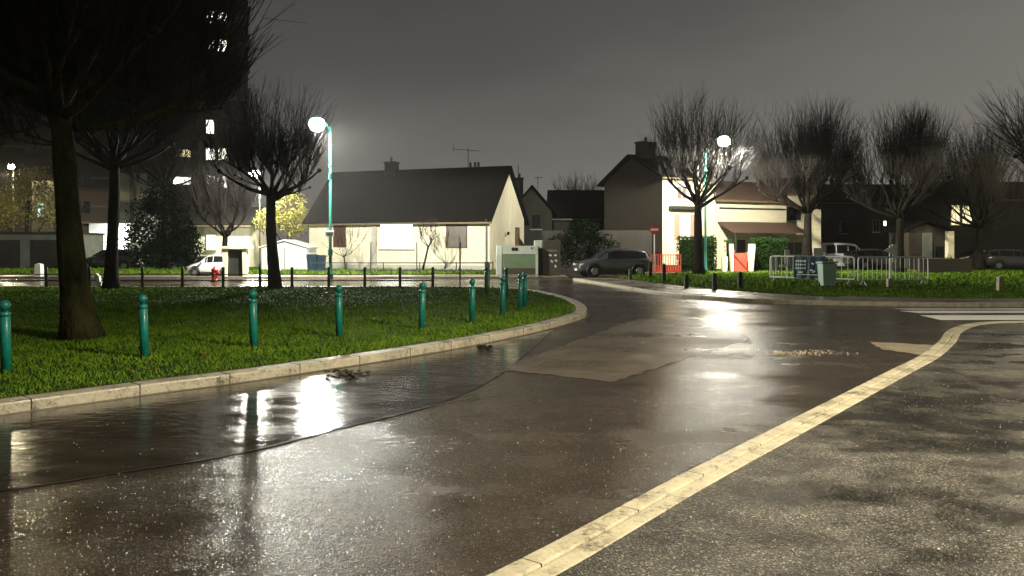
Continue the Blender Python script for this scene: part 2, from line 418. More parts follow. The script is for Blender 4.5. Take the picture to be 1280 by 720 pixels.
tag(mb.build('grit', M('pale_grit_and_glints', (.45, .42, .34), .3, .3, 9, 0)), 'tiny pale grit, leaf crumbs and painted glints scattered over wet asphalt', 'grit', kind='stuff')  # pale flecks are grit and also stand in for wet glints
t = thing('leaf_lump', 'small dark clump of wet leaves in the gutter near the kerb', 'leaf clump', tuple(P(603, 435)))
mb = MB()
for k in range(14): mb.box((R.gauss(0, .08), R.gauss(0, .05), R.uniform(.01, .04)), (.08, .06, .006), R.uniform(0, 6), R.uniform(-.4, .4))
mb.build('wet_leaves', m_black, t)['kind'] = 'stuff'

# ------------------------------------------------------------------ grass blades
def inside(x, y, poly):
    c = False; n = len(poly); j = n - 1
    for i in range(n):
        xi, yi = poly[i]; xj, yj = poly[j]
        if (yi > y) != (yj > y) and x < (xj - xi) * (y - yi) / (yj - yi) + xi: c = not c
        j = i
    return c
def blades(name, poly, zones, z0, label):
    V = []; Fc = []; pl = [p for p in poly]
    for (x0, x1, y0, y1, n, h, w) in zones:
        for k in range(n):
            x = R.uniform(x0, x1); y = R.uniform(y0, y1)
            if abs(x) > .70 * y + .6 or not inside(x, y, pl): continue
            dens = math.sin(x * 1.9 + math.sin(y * 1.3) * 2) * math.sin(y * 1.7 + x * .6)
            hh = h * R.uniform(.45, 1.25) * (1 + .35 * dens); a = R.uniform(0, 2 * PI); ww = w * R.uniform(.6, 1.3)
            dx, dy = math.cos(a) * ww, math.sin(a) * ww; lx, ly = R.gauss(0, .5) * hh, R.gauss(0, .5) * hh
            o = len(V)
            V.extend([(x - dx, y - dy, z0), (x + dx, y + dy, z0), (x + lx * .5 + dx * .6, y + ly * .5 + dy * .6, z0 + hh * .65), (x + lx, y + ly, z0 + hh)])
            Fc.extend([(o, o + 1, o + 2), (o, o + 2, o + 3)])
    mb = MB(); mb.v = V; mb.f = Fc
    return tag(mb.build(name, m_blade), label, 'grass', kind='stuff')
ip = [(p.x, p.y) for p in offset(outer, .31)[::3]] + [(-50, -9)]
blades('grass', ip, [(-10, 3, 6, 11, 50000, .055, .006), (-10, 3, 11, 16, 52000, .06, .008), (-18, 3, 16, 22, 42000, .075, .012), (-22, 3, 22, 31, 46000, .06, .016)], KH - .02, 'short wet green grass covering the rounded island behind the left kerb')
rp = [(p.x, p.y) for p in offset(gr_in, .1)[::2]] + [(60, 62), (13.5, 62), (12.5, 50)]
blades('grass', rp, [(5, 30, 21, 30, 34000, .08, .018), (4, 38, 30, 50, 42000, .10, .03)], KH - .01, 'dark green grass around the barriers and pollard trees on the right')
blades('grass', [(-40, 44.8), (1, 44.8), (1, 56), (-40, 56)], [(-38, 1, 44.8, 53, 18000, .16, .04)], .09, 'rough grass strip in front of the cream bungalow')

mb = MB()
ipl = [(p.x, p.y) for p in offset(outer, .45)[::4]] + [(-50, -9)]
for k in range(900):
    y = 8 + 22 * R.random() ** 1.3; x = R.uniform(-.7 * y, 2.5)
    if not inside(x, y, ipl): continue
    a = R.uniform(0, 6); s_ = R.uniform(.02, .05)
    mb.box((x, y, KH + R.uniform(.02, .05)), (s_, s_ * .7, .003), a, R.uniform(-.5, .5), R.uniform(-.4, .4))
tag(mb.build('fallen_leaves', M('dead_leaf', (.16, .10, .04), .6, .5, 9, 0)), 'scattered brown fallen leaves lying in the island grass', 'leaves', kind='stuff')
# ------------------------------------------------------------------ trees
def crown_tree(name, label, x, y, tr, fork, rad, top, limbs=8, shoots=500, sr=.016, seed=1, bark=None, base_z=KH, flare=1.5, lean=(0, 0), spread=.9, sides=3, cat='tree', group=None, twig=True, droop=0, low=0.0, tips=1.0):
    r = random.Random(seed)
    t = thing(name, label, cat, (x, y, base_z - .03), 0, group)
    tk = MB()
    pts = []; rads = []
    nseg = 10
    for i in range(nseg + 1):
        q = i / nseg
        pts.append((lean[0] * q + math.sin(q * 5 + seed) * tr * .12, lean[1] * q + math.cos(q * 4 + seed) * tr * .12, fork * q))
        rads.append(tr * (1 + (flare - 1) * math.exp(-q * 9)) * (1 - .28 * q) * (1 + r.uniform(-.05, .05)))
    tk.tube(pts, rads, 14)
    top_p = Vector(pts[-1])
    cr = MB(); seeds = []
    def limb(p0, d0, ln, r0, depth):
        p = p0.copy(); d = d0.normalized(); ps = [p.copy()]; n = 6
        for i in range(n):
            d = (d + Vector((r.gauss(0, .13), r.gauss(0, .13), .09 - droop * .2 + r.gauss(0, .06)))).normalized()
            p = p + d * ln / n; ps.append(p.copy())
            if i >= 1 and depth < 3 and r.random() < .62:
                sd = (d + Vector((r.gauss(0, .6), r.gauss(0, .6), r.uniform(-.1 - low, .5)))).normalized()
                limb(p, sd, ln * r.uniform(.35, .6), r0 * .5 * (1 - i / n * .4), depth + 1)
            if i >= 2 or depth > 0: seeds.append((p.copy(), d.copy()))
        tk.tube(ps, [r0 * (1 - .68 * i / n) for i in range(n + 1)], 7 if depth == 0 else 5)
        kr = r0 * .45 + min(.035, r0 * .5)
        tk.tube([p - d * kr * 1.3, p - d * kr * .6, p, p + d * kr * .7, p + d * kr], [kr * .5, kr * 1.1, kr * 1.3, kr * .9, kr * .3], 6)
        seeds.extend([(p.copy(), d.copy())] * (6 if depth == 0 else 3))
    for k in range(limbs):
        a = 2 * PI * (k + r.uniform(-.25, .25)) / limbs
        up = r.uniform(.8, 1.7) if k % 3 == 0 else r.uniform(.08, .6)
        st = top_p - Vector((0, 0, r.uniform(0, .14) * fork))
        limb(st, Vector((math.cos(a) * spread, math.sin(a) * spread, up)), (rad * 1.0 if k % 3 else rad * .8) * r.uniform(.75, 1.0), tr * .42, 0)
    H = top - fork
    for k in range(shoots):
        p, d = r.choice(seeds)
        rr = math.hypot(p.x - top_p.x, p.y - top_p.y)
        out = Vector((p.x - top_p.x, p.y - top_p.y, 0)) / max(rad, .1)
        env = fork + H * math.sqrt(max(.12, 1 - min(1, (rr / (rad * 1.12))) ** 2))
        ln = max(.5, (env - p.z)) * r.uniform(.45, 1.02) * tips
        dd = (Vector((0, 0, 1.0 - droop)) + out * r.uniform(.25, .75) + Vector((r.gauss(0, .22), r.gauss(0, .22), 0)))
        if r.random() < .3: dd = dd * .5 + d + Vector((r.gauss(0, .4), r.gauss(0, .4), r.gauss(0, .3))); ln *= .6
        dd.normalize(); q = p.copy(); ps = [q.copy()]
        for i in range(4):
            dd = (dd + Vector((r.gauss(0, .11), r.gauss(0, .11), .07 - droop * .16))).normalized(); q = q + dd * ln / 4; ps.append(q.copy())
        s0 = sr * r.uniform(.7, 1.4)
        cr.tube(ps, [s0, s0 * .85, s0 * .7, s0 * .5, s0 * .25], sides, cap=False)
        if twig:
            for j in range(r.randint(1, 3)):
                b = ps[r.randint(1, 3)]; e = b + (dd + Vector((r.gauss(0, .5), r.gauss(0, .5), r.gauss(0, .3)))).normalized() * ln * r.uniform(.12, .35)
                cr.tube([b, e], [s0 * .5, s0 * .2], 3, cap=False)
    tk.build('trunk', bark or m_bark, t, smooth=True)
    cr.build('crown', m_twig, t)
    return t
def gp(px, py, z=KH): return P(px, py, z)
# right hand row of pollards
pol = [(873, 43.6, .26, 250, 3.0, 103, 900, 'fan shaped pollard beside the red garden gate with a street lamp shining through its twigs'),
       (1010, 49.5, .28, 262, 3.3, 115, 900, 'bare pollard standing just behind the barrier with the navy banner'),
       (1125, 47.0, .27, 268, 3.5, 124, 1000, 'bare pollard standing behind the right crowd barrier, wide dark crown'),
       (1224, 50.0, .27, 278, 3.0, 140, 800, 'bare pollard in front of the dark parked cars, rightmost of the pollard row')]
for k, (px, d, tr, fy, rad, ty, ns, lab) in enumerate(pol):
    crown_tree('pollard_tree', lab, X(px, d), d, tr, Z(fy, d), rad * 1.1, Z(ty, d), 11, int(ns * (.75 if k == 0 else 1.9)), .0115, 20 + k, group='pollard trees on the right lawn')
# near willow-like tree at the right edge
crown_tree('street_tree', 'fine twigged tree reaching in at the upper right edge above the pollards', 21.5, 30, .22, 3.6, 3.4, Z(60, 30), 9, 900, .011, 51, droop=.35)
# island trees
crown_tree('plane_tree', 'thick mossy plane trunk standing on the island grass among turquoise bollards', X(103, 13.6), 13.6, .225, 4.2, 2.7, 10.5, 12, 2600, .012, 3, bark=m_bark_moss, flare=1.7, lean=(-.45, 0), low=.4)
crown_tree('plane_tree', 'tall dark plane tree at the far island edge beside the bright entrance', X(139.5, 29.6), 29.6, .225, 5.0, 3.1, 14.5, 12, 2200, .016, 4, lean=(.1, 0), low=.4)
crown_tree('plane_tree', 'slim dark tree with low spreading crown beside the lit turquoise lamp post', X(343, 30.0), 30.0, .225, Z(243, 30.5), 2.45, Z(98, 30.5), 10, 900, .012, 8, lean=(-.15, 0), low=.3, flare=1.25)
crown_tree('street_tree', 'small bare tree rising behind the white gate pillars', X(281, 48), 48, .2, Z(292, 48), 2.6, Z(178, 48), 9, 700, .014, 9)
crown_tree('street_tree', 'large dark tree crown filling the upper left corner behind the mossy trunk', -21.5, 24.5, .33, 4.6, 5.2, 14.0, 12, 3000, .015, 14, low=.5)
crown_tree('street_tree', 'dark bare tree rising behind the round evergreen before the tower flats', X(205, 56), 56, .22, 6.0, 4.2, 15, 10, 1400, .016, 15, low=.3)
crown_tree('street_tree', 'pale bare tree far behind the dark roofs', X(722, 80), 80, .25, 4.0, 3.2, Z(206, 80), 9, 260, .022, 16, base_z=0)
# young fruit tree in the garden
crown_tree('fruit_tree', 'little leaning bare tree against the cream wall of the bungalow', X(528, 49), 49, .07, 1.6, 1.5, Z(268, 49), 6, 60, .012, 61, base_z=.1, twig=True, lean=(.35, 0))
crown_tree('fruit_tree', 'little bare tree against the cream wall behind the lamp post', X(432, 49.5), 49.5, .05, 1.0, 1.9, Z(272, 49.5), 6, 70, .011, 62, base_z=.1, lean=(-.1, 0), cat='tree')

# leafy masses
def leafy(mb, c, rad, n, size, r, shell=.55):
    for k in range(n):
        d = Vector((r.gauss(0, 1), r.gauss(0, 1), r.gauss(0, 1))).normalized()
        q = (shell + (1 - shell) * r.random())
        bumpy = 1 + .18 * math.sin(d.x * 7 + c[0]) * math.sin(d.z * 6 + d.y * 5)
        p = Vector(c) + Vector((d.x * rad[0], d.y * rad[1], d.z * rad[2])) * q * bumpy
        a = Vector((r.gauss(0, 1), r.gauss(0, 1), r.gauss(0, 1))).normalized() * size * r.uniform(.6, 1.4)
        b = a.cross(Vector((r.gauss(0, 1), r.gauss(0, 1), r.gauss(0, 1)))).normalized() * size * r.uniform(.3, .7)
        mb.add([p - a, p + b, p + a, p - b], [(0, 1, 2, 3)])
def leafy_tree(name, label, x, y, lobes, n, size, m, tr=.12, th=1.5, cat='tree', seed=1, group=None):
    r = random.Random(seed); t = thing(name, label, cat, (x, y, 0), 0, group)
    tk = MB(); tk.tube([(0, 0, 0), (.04, 0, th * .5), (0, .03, th)], [tr * 1.2, tr, tr * .7], 8)
    for (c, rad) in lobes: tk.tube([(0, 0, th * .8), Vector(c) * .6 + Vector((0, 0, th * .25)), c], [tr * .5, tr * .35, tr * .12], 5)
    tk.build('trunk', m_bark, t)
    cr = MB()
    for (c, rad) in lobes: leafy(cr, c, rad, n, size, r)
    cr.build('crown', m, t); return t
d = 52
leafy_tree('evergreen_tree', 'round dark evergreen beside the bright entrance of the tower flats', X(197, 52), d,
           [((0, 0, 3.0), (2.1, 1.6, 2.2)), ((-1.0, 0, 2.0), (1.3, 1.3, 1.6)), ((1.1, 0, 2.4), (1.3, 1.3, 1.8)), ((.2, 0, 4.6), (1.4, 1, 1.3)), ((1.9, 0, 1.6), (1.0, 1.0, 1.5)), ((.4, -.3, 1.2), (1.6, 1, 1.0))], 1500, .11, m_ever, seed=2)
d = 64
leafy_tree('yellow_tree', 'lamplit yellow leaved tree between the slim dark trunk and bungalow roof', X(360, 60), 60,
           [((0, 0, 4.4), (1.5, 1.2, 1.5)), ((.5, 0, 3.4), (1.1, 1, 1.1)), ((-1.4, 0, 3.6), (1.2, 1, 1.1))], 1100, .09, m_yleaf, seed=3)
leafy_tree('yellow_tree', 'lamplit yellow leaved tree above the grey garage at the left edge', X(32, 62), 62,
           [((0, 0, 5.0), (2.6, 1.6, 1.9)), ((1.9, .2, 4.6), (1.5, 1.3, 1.7)), ((-2.2, .1, 4.4), (1.8, 1.4, 1.6)), ((.4, 0, 6.6), (1.8, 1.2, 1.3))], 1300, .10, m_yleaf, seed=4)
leafy_tree('laurel_bush', 'large dark laurel bush behind the dark hatchback', X(727, 50), 51,
           [((0, 0, 1.9), (1.5, 1.1, 1.3)), ((-1.2, 0, 1.4), (1.2, 1, 1.1)), ((1.3, 0, 1.4), (1.2, 1, 1.1)), ((.3, 0, 2.6), (1.0, .8, .8))], 1300, .09, m_ever, tr=.08, th=1.0, cat='bush', seed=5)
leafy_tree('lit_shrub', 'round lamplit shrub beside the rightmost pollard trunk', X(1240, 64), 64, [((0, 0, 2.2), (.85, .7, .7)), ((.5, 0, 1.6), (.6, .5, .7))], 500, .07, m_yleaf, tr=.05, th=1.2, cat='shrub', seed=6)
leafy_tree('lit_shrub', 'pale lamplit shrub above the dark cars at the right edge', X(1275, 64), 64, [((0, 0, 2.6), (.9, .7, .45)), ((.7, 0, 2.3), (.7, .5, .5))], 500, .07, m_yleaf, tr=.05, th=1.8, cat='shrub', seed=7)
leafy_tree('lit_shrub', 'small lamplit shrub at the foot of the pale porch pillar', X(1190, 47), 47.5, [((0, 0, .7), (.4, .3, .5)), ((.5, 0, .5), (.4, .3, .35))], 300, .05, m_yleaf, tr=.03, th=.4, cat='shrub', seed=8)
def hedge(label, x0, x1, y0, y1, h, seed):
    r = random.Random(seed); t = thing('hedge', label, 'hedge', ((x0 + x1) / 2, (y0 + y1) / 2, .08)); mb = MB(); w, dd = (x1 - x0) / 2, (y1 - y0) / 2
    mb.box((0, 0, h / 2 - .05), (w * 2 - .25, dd * 2 - .25, h - .1))
    n = int(2600 * w)
    for k in range(n):
        f = r.random()
        if f < .7: p = Vector((r.uniform(-w, w), -dd + r.gauss(0, .05), r.uniform(0, h)))
        elif f < .9: p = Vector((r.uniform(-w, w), r.uniform(-dd, dd), h + r.gauss(0, .05)))
        else: p = Vector((r.choice((-w, w)), r.uniform(-dd, dd), r.uniform(0, h)))
        a = Vector((r.gauss(0, 1), r.gauss(0, 1), r.gauss(0, 1))).normalized() * .06; b = a.cross(Vector((r.gauss(0, 1), r.gauss(0, 1), .3))).normalized() * .04
        mb.add([p - a, p + b, p + a, p - b], [(0, 1, 2, 3)])
    mb.build('foliage', m_hedge, t); return t
d = 48.5
hedge('clipped dark hedge between the pink shuttered window and the white letterbox pillar', X(850, d), X(896, d), d, d + 1.0, 2.1, 1)
hedge('clipped dark hedge in front of the brown tiled awning right of the red gate', X(942, d), X(985, d), d, d + 1.0, 2.0, 2)
hedge('low clipped hedge strip beneath the evergreen, lit pale green', X(163, 60), X(192, 60), 60, 60.6, .35, 3)
hedge('small clipped hedge between letterbox pillar and gate pillar', X(907, 49), X(912.5, 49), 48.6, 49.4, 1.9, 4)

# ------------------------------------------------------------------ street furniture
def bollard():
    t = thing('bollard', '', 'bollard', group='turquoise ball topped bollards around the island')
    MB().lathe([(.056, 0), (.056, .70), (.048, .705), (.048, .715)], n=20).build('post', m_bollard, t, smooth=True)
    MB().lathe([(.062, .66), (.062, .70), (.058, .704)], n=20).build('collar', m_bollard, t, smooth=True)
    prof = [(.028, .71), (.028, .735)] + [(.062 * math.sin(a) if a < PI - .01 else .002, .79 - .062 * math.cos(a)) for a in [PI * k / 12 for k in range(2, 13)]]
    MB().lathe(prof, n=20).build('ball', m_bollard, t, smooth=True)
    return t
bols = [(8, 465.5, 'turquoise ball topped bollard cut by the left picture edge'),
        (181, 448, 'turquoise ball topped bollard right of the thick mossy trunk'),
        (317.5, 435.5, 'turquoise ball topped bollard in line below the slim dark tree, third from the left'),
        (424, 421.5, 'turquoise ball topped bollard just right of the tall lamp post, fourth from the left'),
        (527, 413, 'turquoise bollard with pale shining top, fifth from the left along the kerb'),
        (590, 403, 'turquoise ball topped bollard, sixth from the left along the kerb'),
        (628, 395, 'turquoise ball topped bollard, front one before the glass recycling container'),
        (650, 388, 'turquoise ball topped bollard, front one of the overlapping pair near the island tip'),
        (656, 384, 'turquoise ball topped bollard, rear one of the overlapping pair near the island tip'),
        (633, 371.5, 'dark ball topped bollard at the far island edge below the container'),
        (608, 368.5, 'dark ball topped bollard at the far island edge before the pale utility post')]
b0 = bollard()
for k, (px, py, lab) in enumerate(bols):
    p = gp(px, py, KH - .015)
    if k == 0: b0.location = p; b0['label'] = lab; b0.rotation_euler = (0, 0, 0); b = b0
    else: b = dup(b0, p, R.uniform(0, 6), lab)
    s = 1.07; b.scale = (s, s, s)
    b.rotation_euler.x = R.uniform(-.03, .03); b.rotation_euler.y = R.uniform(-.03, .03)

# post and rail fence along the far island edge
d = 30.6
t = thing('rail_fence', 'low dark two rail fence along the far edge of the island grass', 'fence', (0, d, KH - .02))
xs = [X(p, d) for p in (-60, -2, 58, 112, 178, 228, 279, 325, 365, 411, 456, 500, 541)]
for x in xs:
    MB().lathe([(.055, 0), (.055, .74), (.04, .78)], (x, 0, 0), 10).build('post', m_darkpost, t, smooth=True)
for z in (.26, .50):
    MB().box(((xs[0] + xs[-1]) / 2, 0, z), (xs[-1] - xs[0], .035, .05 if z < .3 else .035)).build('rail', m_darkpost, t)
# garden fence in front of the bungalow
d = 47.2
t = thing('garden_fence', 'thin dark wire fence in front of the cream bungalow', 'fence', (0, d, .1))
x0, x1 = X(388, d), X(616, d)
for k in range(6):
    x = x0 + (x1 - x0) * k / 5
    MB().lathe([(.03, 0), (.03, .62), (.02, .64)], (x, 0, 0), 8).build('post', m_darkpost, t)
MB().box(((x0 + x1) / 2, 0, .58), (x1 - x0, .04, .06)).build('rail', m_darkpost, t)
MB().box(((x0 + x1) / 2, 0, .12), (x1 - x0, .04, .10)).build('rail', m_darkpost, t)
for px, by, dd, lab in ((463.5, 0, 45.5, 'tall thin dark stake left of the bright garage shutters'), (521, 0, 48.2, 'tall thin dark stake beside the leaning fruit tree'), (575, 0, 29.8, 'tall dark stake rising in front of the brown framed window')):
    o = MB().lathe([(.035 if dd > 35 else .03, 0), (.03, Z(303, dd) - .1), (.02, Z(303, dd) - .08)], n=8).build('stake', m_darkpost, loc=(X(px, dd), dd, .1)); tag(o, lab, 'post', 'tall thin stakes')

def lamp_post(label, base, head, h, m_lens, power, col, arm_dir, sign=False, r=.075, group='street lamps', cone=178, pm=None, lr=.24):
    pm = pm or m_greenpole
    t = thing('street_lamp', label, 'street lamp', (base[0], base[1], .02), 0, group)
    hx, hy = head[0] - base[0], head[1] - base[1]
    MB().lathe([(r * 1.9, 0), (r * 1.9, .35), (r * 1.15, .42), (r, 1.5), (r * .7, h * .98)], n=14).build('pole', pm, t, smooth=True)
    MB().lathe([(r * 1.35, 0), (r * 1.35, .10)], (0, 0, h * .72), 12).build('collar', pm, t)
    MB().tube([(0, 0, h * .94), (hx * .3, hy * .3, h * 1.0), (hx * .9, hy * .9, h * 1.02)], [r * .55, r * .5, r * .4], 8).build('arm', pm, t, smooth=True)
    ang = math.atan2(hy, hx)
    hd = MB(); hd.tube([(hx - math.cos(ang) * .38, hy - math.sin(ang) * .38, h * 1.02), (hx - math.cos(ang) * .2, hy - math.sin(ang) * .2, h * 1.02 + .03), (hx + math.cos(ang) * .2, hy + math.sin(ang) * .2, h * 1.02 + .03), (hx + math.cos(ang) * .36, hy + math.sin(ang) * .36, h * 1.02)], [.06, .15, .15, .06], 12)
    hd.build('lamp_head', pm, t, smooth=True)
    ln = MB(); prof = [(lr * math.sin(a) + .001, -lr * .85 * math.cos(a) - lr * .35) for a in [PI * k / 12 for k in range(13)]]  # glowing ball is oversized to imitate bloom around the lamp
    ln.lathe(prof, (hx, hy, h * 1.02 - .12), 16).build('lens', m_lens, t, smooth=True)
    if sign:
        s = MB().box((-.02, -.10, Z(292, base[1]) - .02), (.46, .02, .28)).build('sign_plate', m_white, t, bev=.01)
        s['label'] = 'small pale plate fixed to the pole'
        MB().box((-.02, -.113, Z(292, base[1]) + .02), (.34, .006, .04)).build('plate_marking', m_darkpost, s)
        MB().box((-.02, -.113, Z(292, base[1]) - .06), (.24, .006, .03)).build('plate_marking', m_darkpost, s)
        for hh, rr in ((1.2, .12), (Z(225, base[1]), .10)):
            MB().lathe([(rr, 0), (rr, .3)], (0, 0, hh), 12).build('clamp', pm, t)
    L = bpy.data.lights.new('lamp_light', 'SPOT' if cone else 'POINT'); L.energy = power
    if cone: L.spot_size = math.radians(cone); L.spot_blend = .35 if cone < 170 else .08
    L.color = col; L.shadow_soft_size = .16
    o = bpy.data.objects.new('lamp_light', L); C.objects.link(o); o.parent = t; o.location = (hx, hy, h * 1.02 - .12 - lr * 1.2 - .17)
    return t
d1 = 39.5
lamp_post('tall turquoise lamp post shining in front of the bungalow roof', (X(413, d1), d1), (X(398, d1), d1 - .35), Z(155, d1), m_lens1, 14000, (1, .97, .86), 0, True, lr=.40, group='street lamps')
d2 = 45.6
lamp_post('green lamp post hidden behind the pollard by the red gate, lamp glowing in its twigs', (X(884, d2), d2 + .4), (X(905, d2), d2), Z(175, d2), m_lens2, 12500, (1, .95, .80), 0, lr=.36)
d3 = 58
lamp_post('distant lamp glowing behind the slim dark tree crown', (X(322, d3), d3 + .5), (X(318, d3), d3), Z(216, d3), m_lens1, 6500, (1, .98, .82), 0, pm=m_darkpost, r=.05, lr=.38)
lamp_post('street lamp on the near pavement just outside the right picture edge', (8.2, 3.4), (7.4, 3.7), 8.2, m_lens2, 12500, (1, .90, .70), 0, cone=150)
lamp_post('distant lamp glowing through the twigs at the left edge', (X(12, 66), 66.5), (X(14, 66), 66), Z(208, 66), m_lens2, 3000, (1, .85, .5), 0, pm=m_darkpost, r=.05)
lamp_post('added unseen lamp beyond the right picture edge lighting barriers and parked cars', (X(1370, 44), 44), (X(1350, 44), 43.6), 8.0, m_lens2, 2600, (1, .9, .6), 0)  # added lamp out of view, brightens the barriers and cars

# road sign
d = 44
t = thing('no_entry_sign', 'round red no entry sign on a thin post beside the red fence', 'road sign', (X(818, d), d, .1))
MB().lathe([(.03, 0), (.03, Z(281, d) - .1)], n=8).build('post', m_metal, t)
sz = Z(287, d) - .1
def disc(mb, c, r, y0, y1, n=24): return mb.extr([(c[0] + r * math.cos(2 * PI * k / n), c[1] + r * math.sin(2 * PI * k / n)) for k in range(n)], y0, y1)
dsc = disc(MB(), (0, sz), .27, -.06, -.035).build('disc', m_red, t)
MB().box((0, -.065, sz), (.40, .008, .12)).build('bar', m_white, dsc)
# hydrant
d = 37.5
t = thing('fire_hydrant', 'red fire hydrant in front of the white car by the gate pillars', 'hydrant', (X(268.5, d), d, .0))
MB().lathe([(.20, 0), (.20, .06), (.13, .09), (.14, .5), (.17, .52), (.17, .56), (.12, .62), (.05, .70), (.03, .74)], n=16).build('body', m_red, t, smooth=True)
for a in (-1, 1): MB().tube([(0, 0, .40), (a * .23, 0, .40)], [.07, .07], 10).build('outlet_cap', m_red, t)
MB().tube([(0, 0, .36), (0, -.22, .36)], [.08, .08], 10).build('outlet_cap', m_red, t)
# white gate
d = 41.5
t = thing('gateway', 'white rendered gateway with leaning pillars and dark gate leaf', 'gate', (X(281, d), d, .0)); W = X(309, d) - X(281, d); hz = Z(311, d)
MB().extr([(.0, 0), (.14, 0), (.20, hz), (-.10, hz)], -.15, .15).build('pillar', m_cream, t)
MB().extr([(W - .18, 0), (W, 0), (W + .02, hz), (W - .22, hz)], -.15, .15).build('pillar', m_cream, t)
MB().box((W / 2, 0, hz + .07), (W + .5, .45, .13)).build('coping', m_cream, t, bev=.01)
MB().b2(.17, W - .20, -.03, .03, .06, hz - .01).build('gate_leaf', m_darkpost, t)
# pale signs / posts
def post_thing(name, label, cat, px, py, zt, w, m, dd=None, lean=0, group=None):
    p = gp(px, py, .02); h = zt
    o = MB().extr([(-w, 0), (w, 0), (w * .9 + lean, h * .93), (lean, h), (-w * .9 + lean, h * .93)], -w, w).build(name, m, loc=tuple(p)); return tag(o, label, cat, group)
post_thing('marker_post', 'leaning white marker post behind the mossy trunk', 'post', 127, 362, .62, .08, m_white, lean=-.18)
post_thing('marker_post', 'pale rounded post before the grey garage wall', 'post', 49, 347, .75, .16, m_white)
o = post_thing('utility_post', 'pale green utility marker post before the bungalow corner', 'post', 609, 352, .95, .13, m_palebin)
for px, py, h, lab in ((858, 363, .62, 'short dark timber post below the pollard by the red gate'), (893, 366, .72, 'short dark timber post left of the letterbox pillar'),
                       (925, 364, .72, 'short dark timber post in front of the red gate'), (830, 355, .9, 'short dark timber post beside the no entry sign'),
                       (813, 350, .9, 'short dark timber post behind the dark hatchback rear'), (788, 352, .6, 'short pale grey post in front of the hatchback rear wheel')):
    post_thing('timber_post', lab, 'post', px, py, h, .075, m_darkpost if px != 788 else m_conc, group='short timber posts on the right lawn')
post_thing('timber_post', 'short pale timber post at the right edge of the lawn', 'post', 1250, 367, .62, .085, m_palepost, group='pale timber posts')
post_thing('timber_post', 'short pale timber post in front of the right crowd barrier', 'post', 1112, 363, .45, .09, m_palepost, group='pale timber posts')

# crowd barriers
def barrier(label, a, b, n):
    v = b - a; L = v.length
    t = thing('crowd_barrier', label, 'barrier', (a.x, a.y, a.z), math.atan2(v.y, v.x), 'steel crowd barriers on the lawn')
    fr = MB(); z0, z1 = .22, 1.12; rr = .030; c = .09
    fr.tube([(0, 0, z0), (0, 0, z1 - c), (c * .3, 0, z1 - c * .3), (c, 0, z1), (L - c, 0, z1), (L - c * .3, 0, z1 - c * .3), (L, 0, z1 - c), (L, 0, z0), (0, 0, z0)], rr, 8)
    fr.build('frame', m_metal, t)
    for k in range(1, n): MB().tube([(L * k / n, 0, z0), (L * k / n, 0, z1)], .015, 6).build('bar', m_metal, t)
    for x in (.2, L - .2):
        f = MB(); f.tube([(x, 0, z0), (x, -.25, 0)], .018, 6); f.tube([(x, 0, z0), (x, .25, 0)], .018, 6); f.build('leg', m_metal, t)
    return t
a1, a2 = gp(963, 352.5, KH), gp(1068, 356, KH)
br1 = barrier('steel crowd barrier carrying the navy banner', a1, a2, 14)
br2 = barrier('empty steel crowd barrier right of the bannered one', gp(1073, 357, KH), gp(1160, 356.5, KH), 15)
# banner hung on the first barrier
dv = (a2 - a1); ang = math.atan2(dv.y, dv.x)
def onb(px):
    k = (px - CX) / F; u = (k * a1.y - a1.x) / (dv.x / dv.length - k * dv.y / dv.length); return u
u0, u1 = onb(993), onb(1032)
t = thing('banner', 'navy blue banner with pale lettering tied to the left crowd barrier', 'banner', tuple(a1), ang)
bn = MB(); n = 12
vs = []
for k in range(n + 1):
    u = u0 + (u1 - u0) * k / n; w = .02 * math.sin(k * 1.7)
    vs += [(u, -.05 + w, .22), (u, -.045 + w * .4, 1.14)]
fs = [(2 * k, 2 * k + 2, 2 * k + 3, 2 * k + 1) for k in range(n)]
bo = bn.add(vs, fs); o = bo.build('cloth', m_banner, t); md = o.modifiers.new('s', 'SOLIDIFY'); md.thickness = .006
lt = MB()
r = random.Random(5)
for row, z in enumerate((.93, .78, .63)):
    for k in range(5):
        u = u0 + .12 + k * .095; lt.box((u, -.082, z), (.055, .004, r.uniform(.05, .10)), 0, r.uniform(-.4, .4))
for k in range(6): lt.box((u0 + .75 + r.uniform(0, .35), -.082, r.uniform(.42, .85)), (.12, .004, .05), 0, r.uniform(-.8, .8))
lt.box(((u0 + u1) / 2, -.083, .36), ((u1 - u0) * .8, .004, .025)); lt.box((u0 + .3, -.083, .46), (.2, .004, .05))
lt.build('lettering', m_white, t)
# objects around the barriers
def panel(name, label, cat, px0, px1, py0, py1, d, m, th=.04, group=None, poly=None):
    x0, x1, z0, z1 = X(px0, d), X(px1, d), Z(py1, d), Z(py0, d); cx = (x0 + x1) / 2
    mb = MB()
    if poly: mb.extr([(X(a, d) - cx, Z(b, d)) for a, b in poly], -th / 2, th / 2)
    else: mb.box((0, 0, (z0 + z1) / 2), (x1 - x0, th, z1 - z0))
    t = thing(name, label, cat, (cx, d, 0), 0, group); mb.build('panel', m, t, bev=.006)
    MB().box((0, .04, (KH + z1) / 2 - .02), (.05, .05, z1 - KH - .06)).build('post', m_metal, t)
    return t
panel('arrow_sign', 'white left pointing arrow shaped sign rising above the right barrier', 'sign', 1105, 1121, 305, 328, 33.6, m_white, poly=[(1105, 313), (1115, 307.5), (1115, 305), (1121, 305), (1121, 328), (1115.5, 328), (1115.5, 318)][::-1])
panel('notice_board', 'small white board standing behind the navy banner', 'sign', 1017, 1028, 310, 321, 36, m_white)
panel('notice_board', 'white board behind the left end of the bannered barrier', 'sign', 964, 972, 321, 338, 36, m_white)
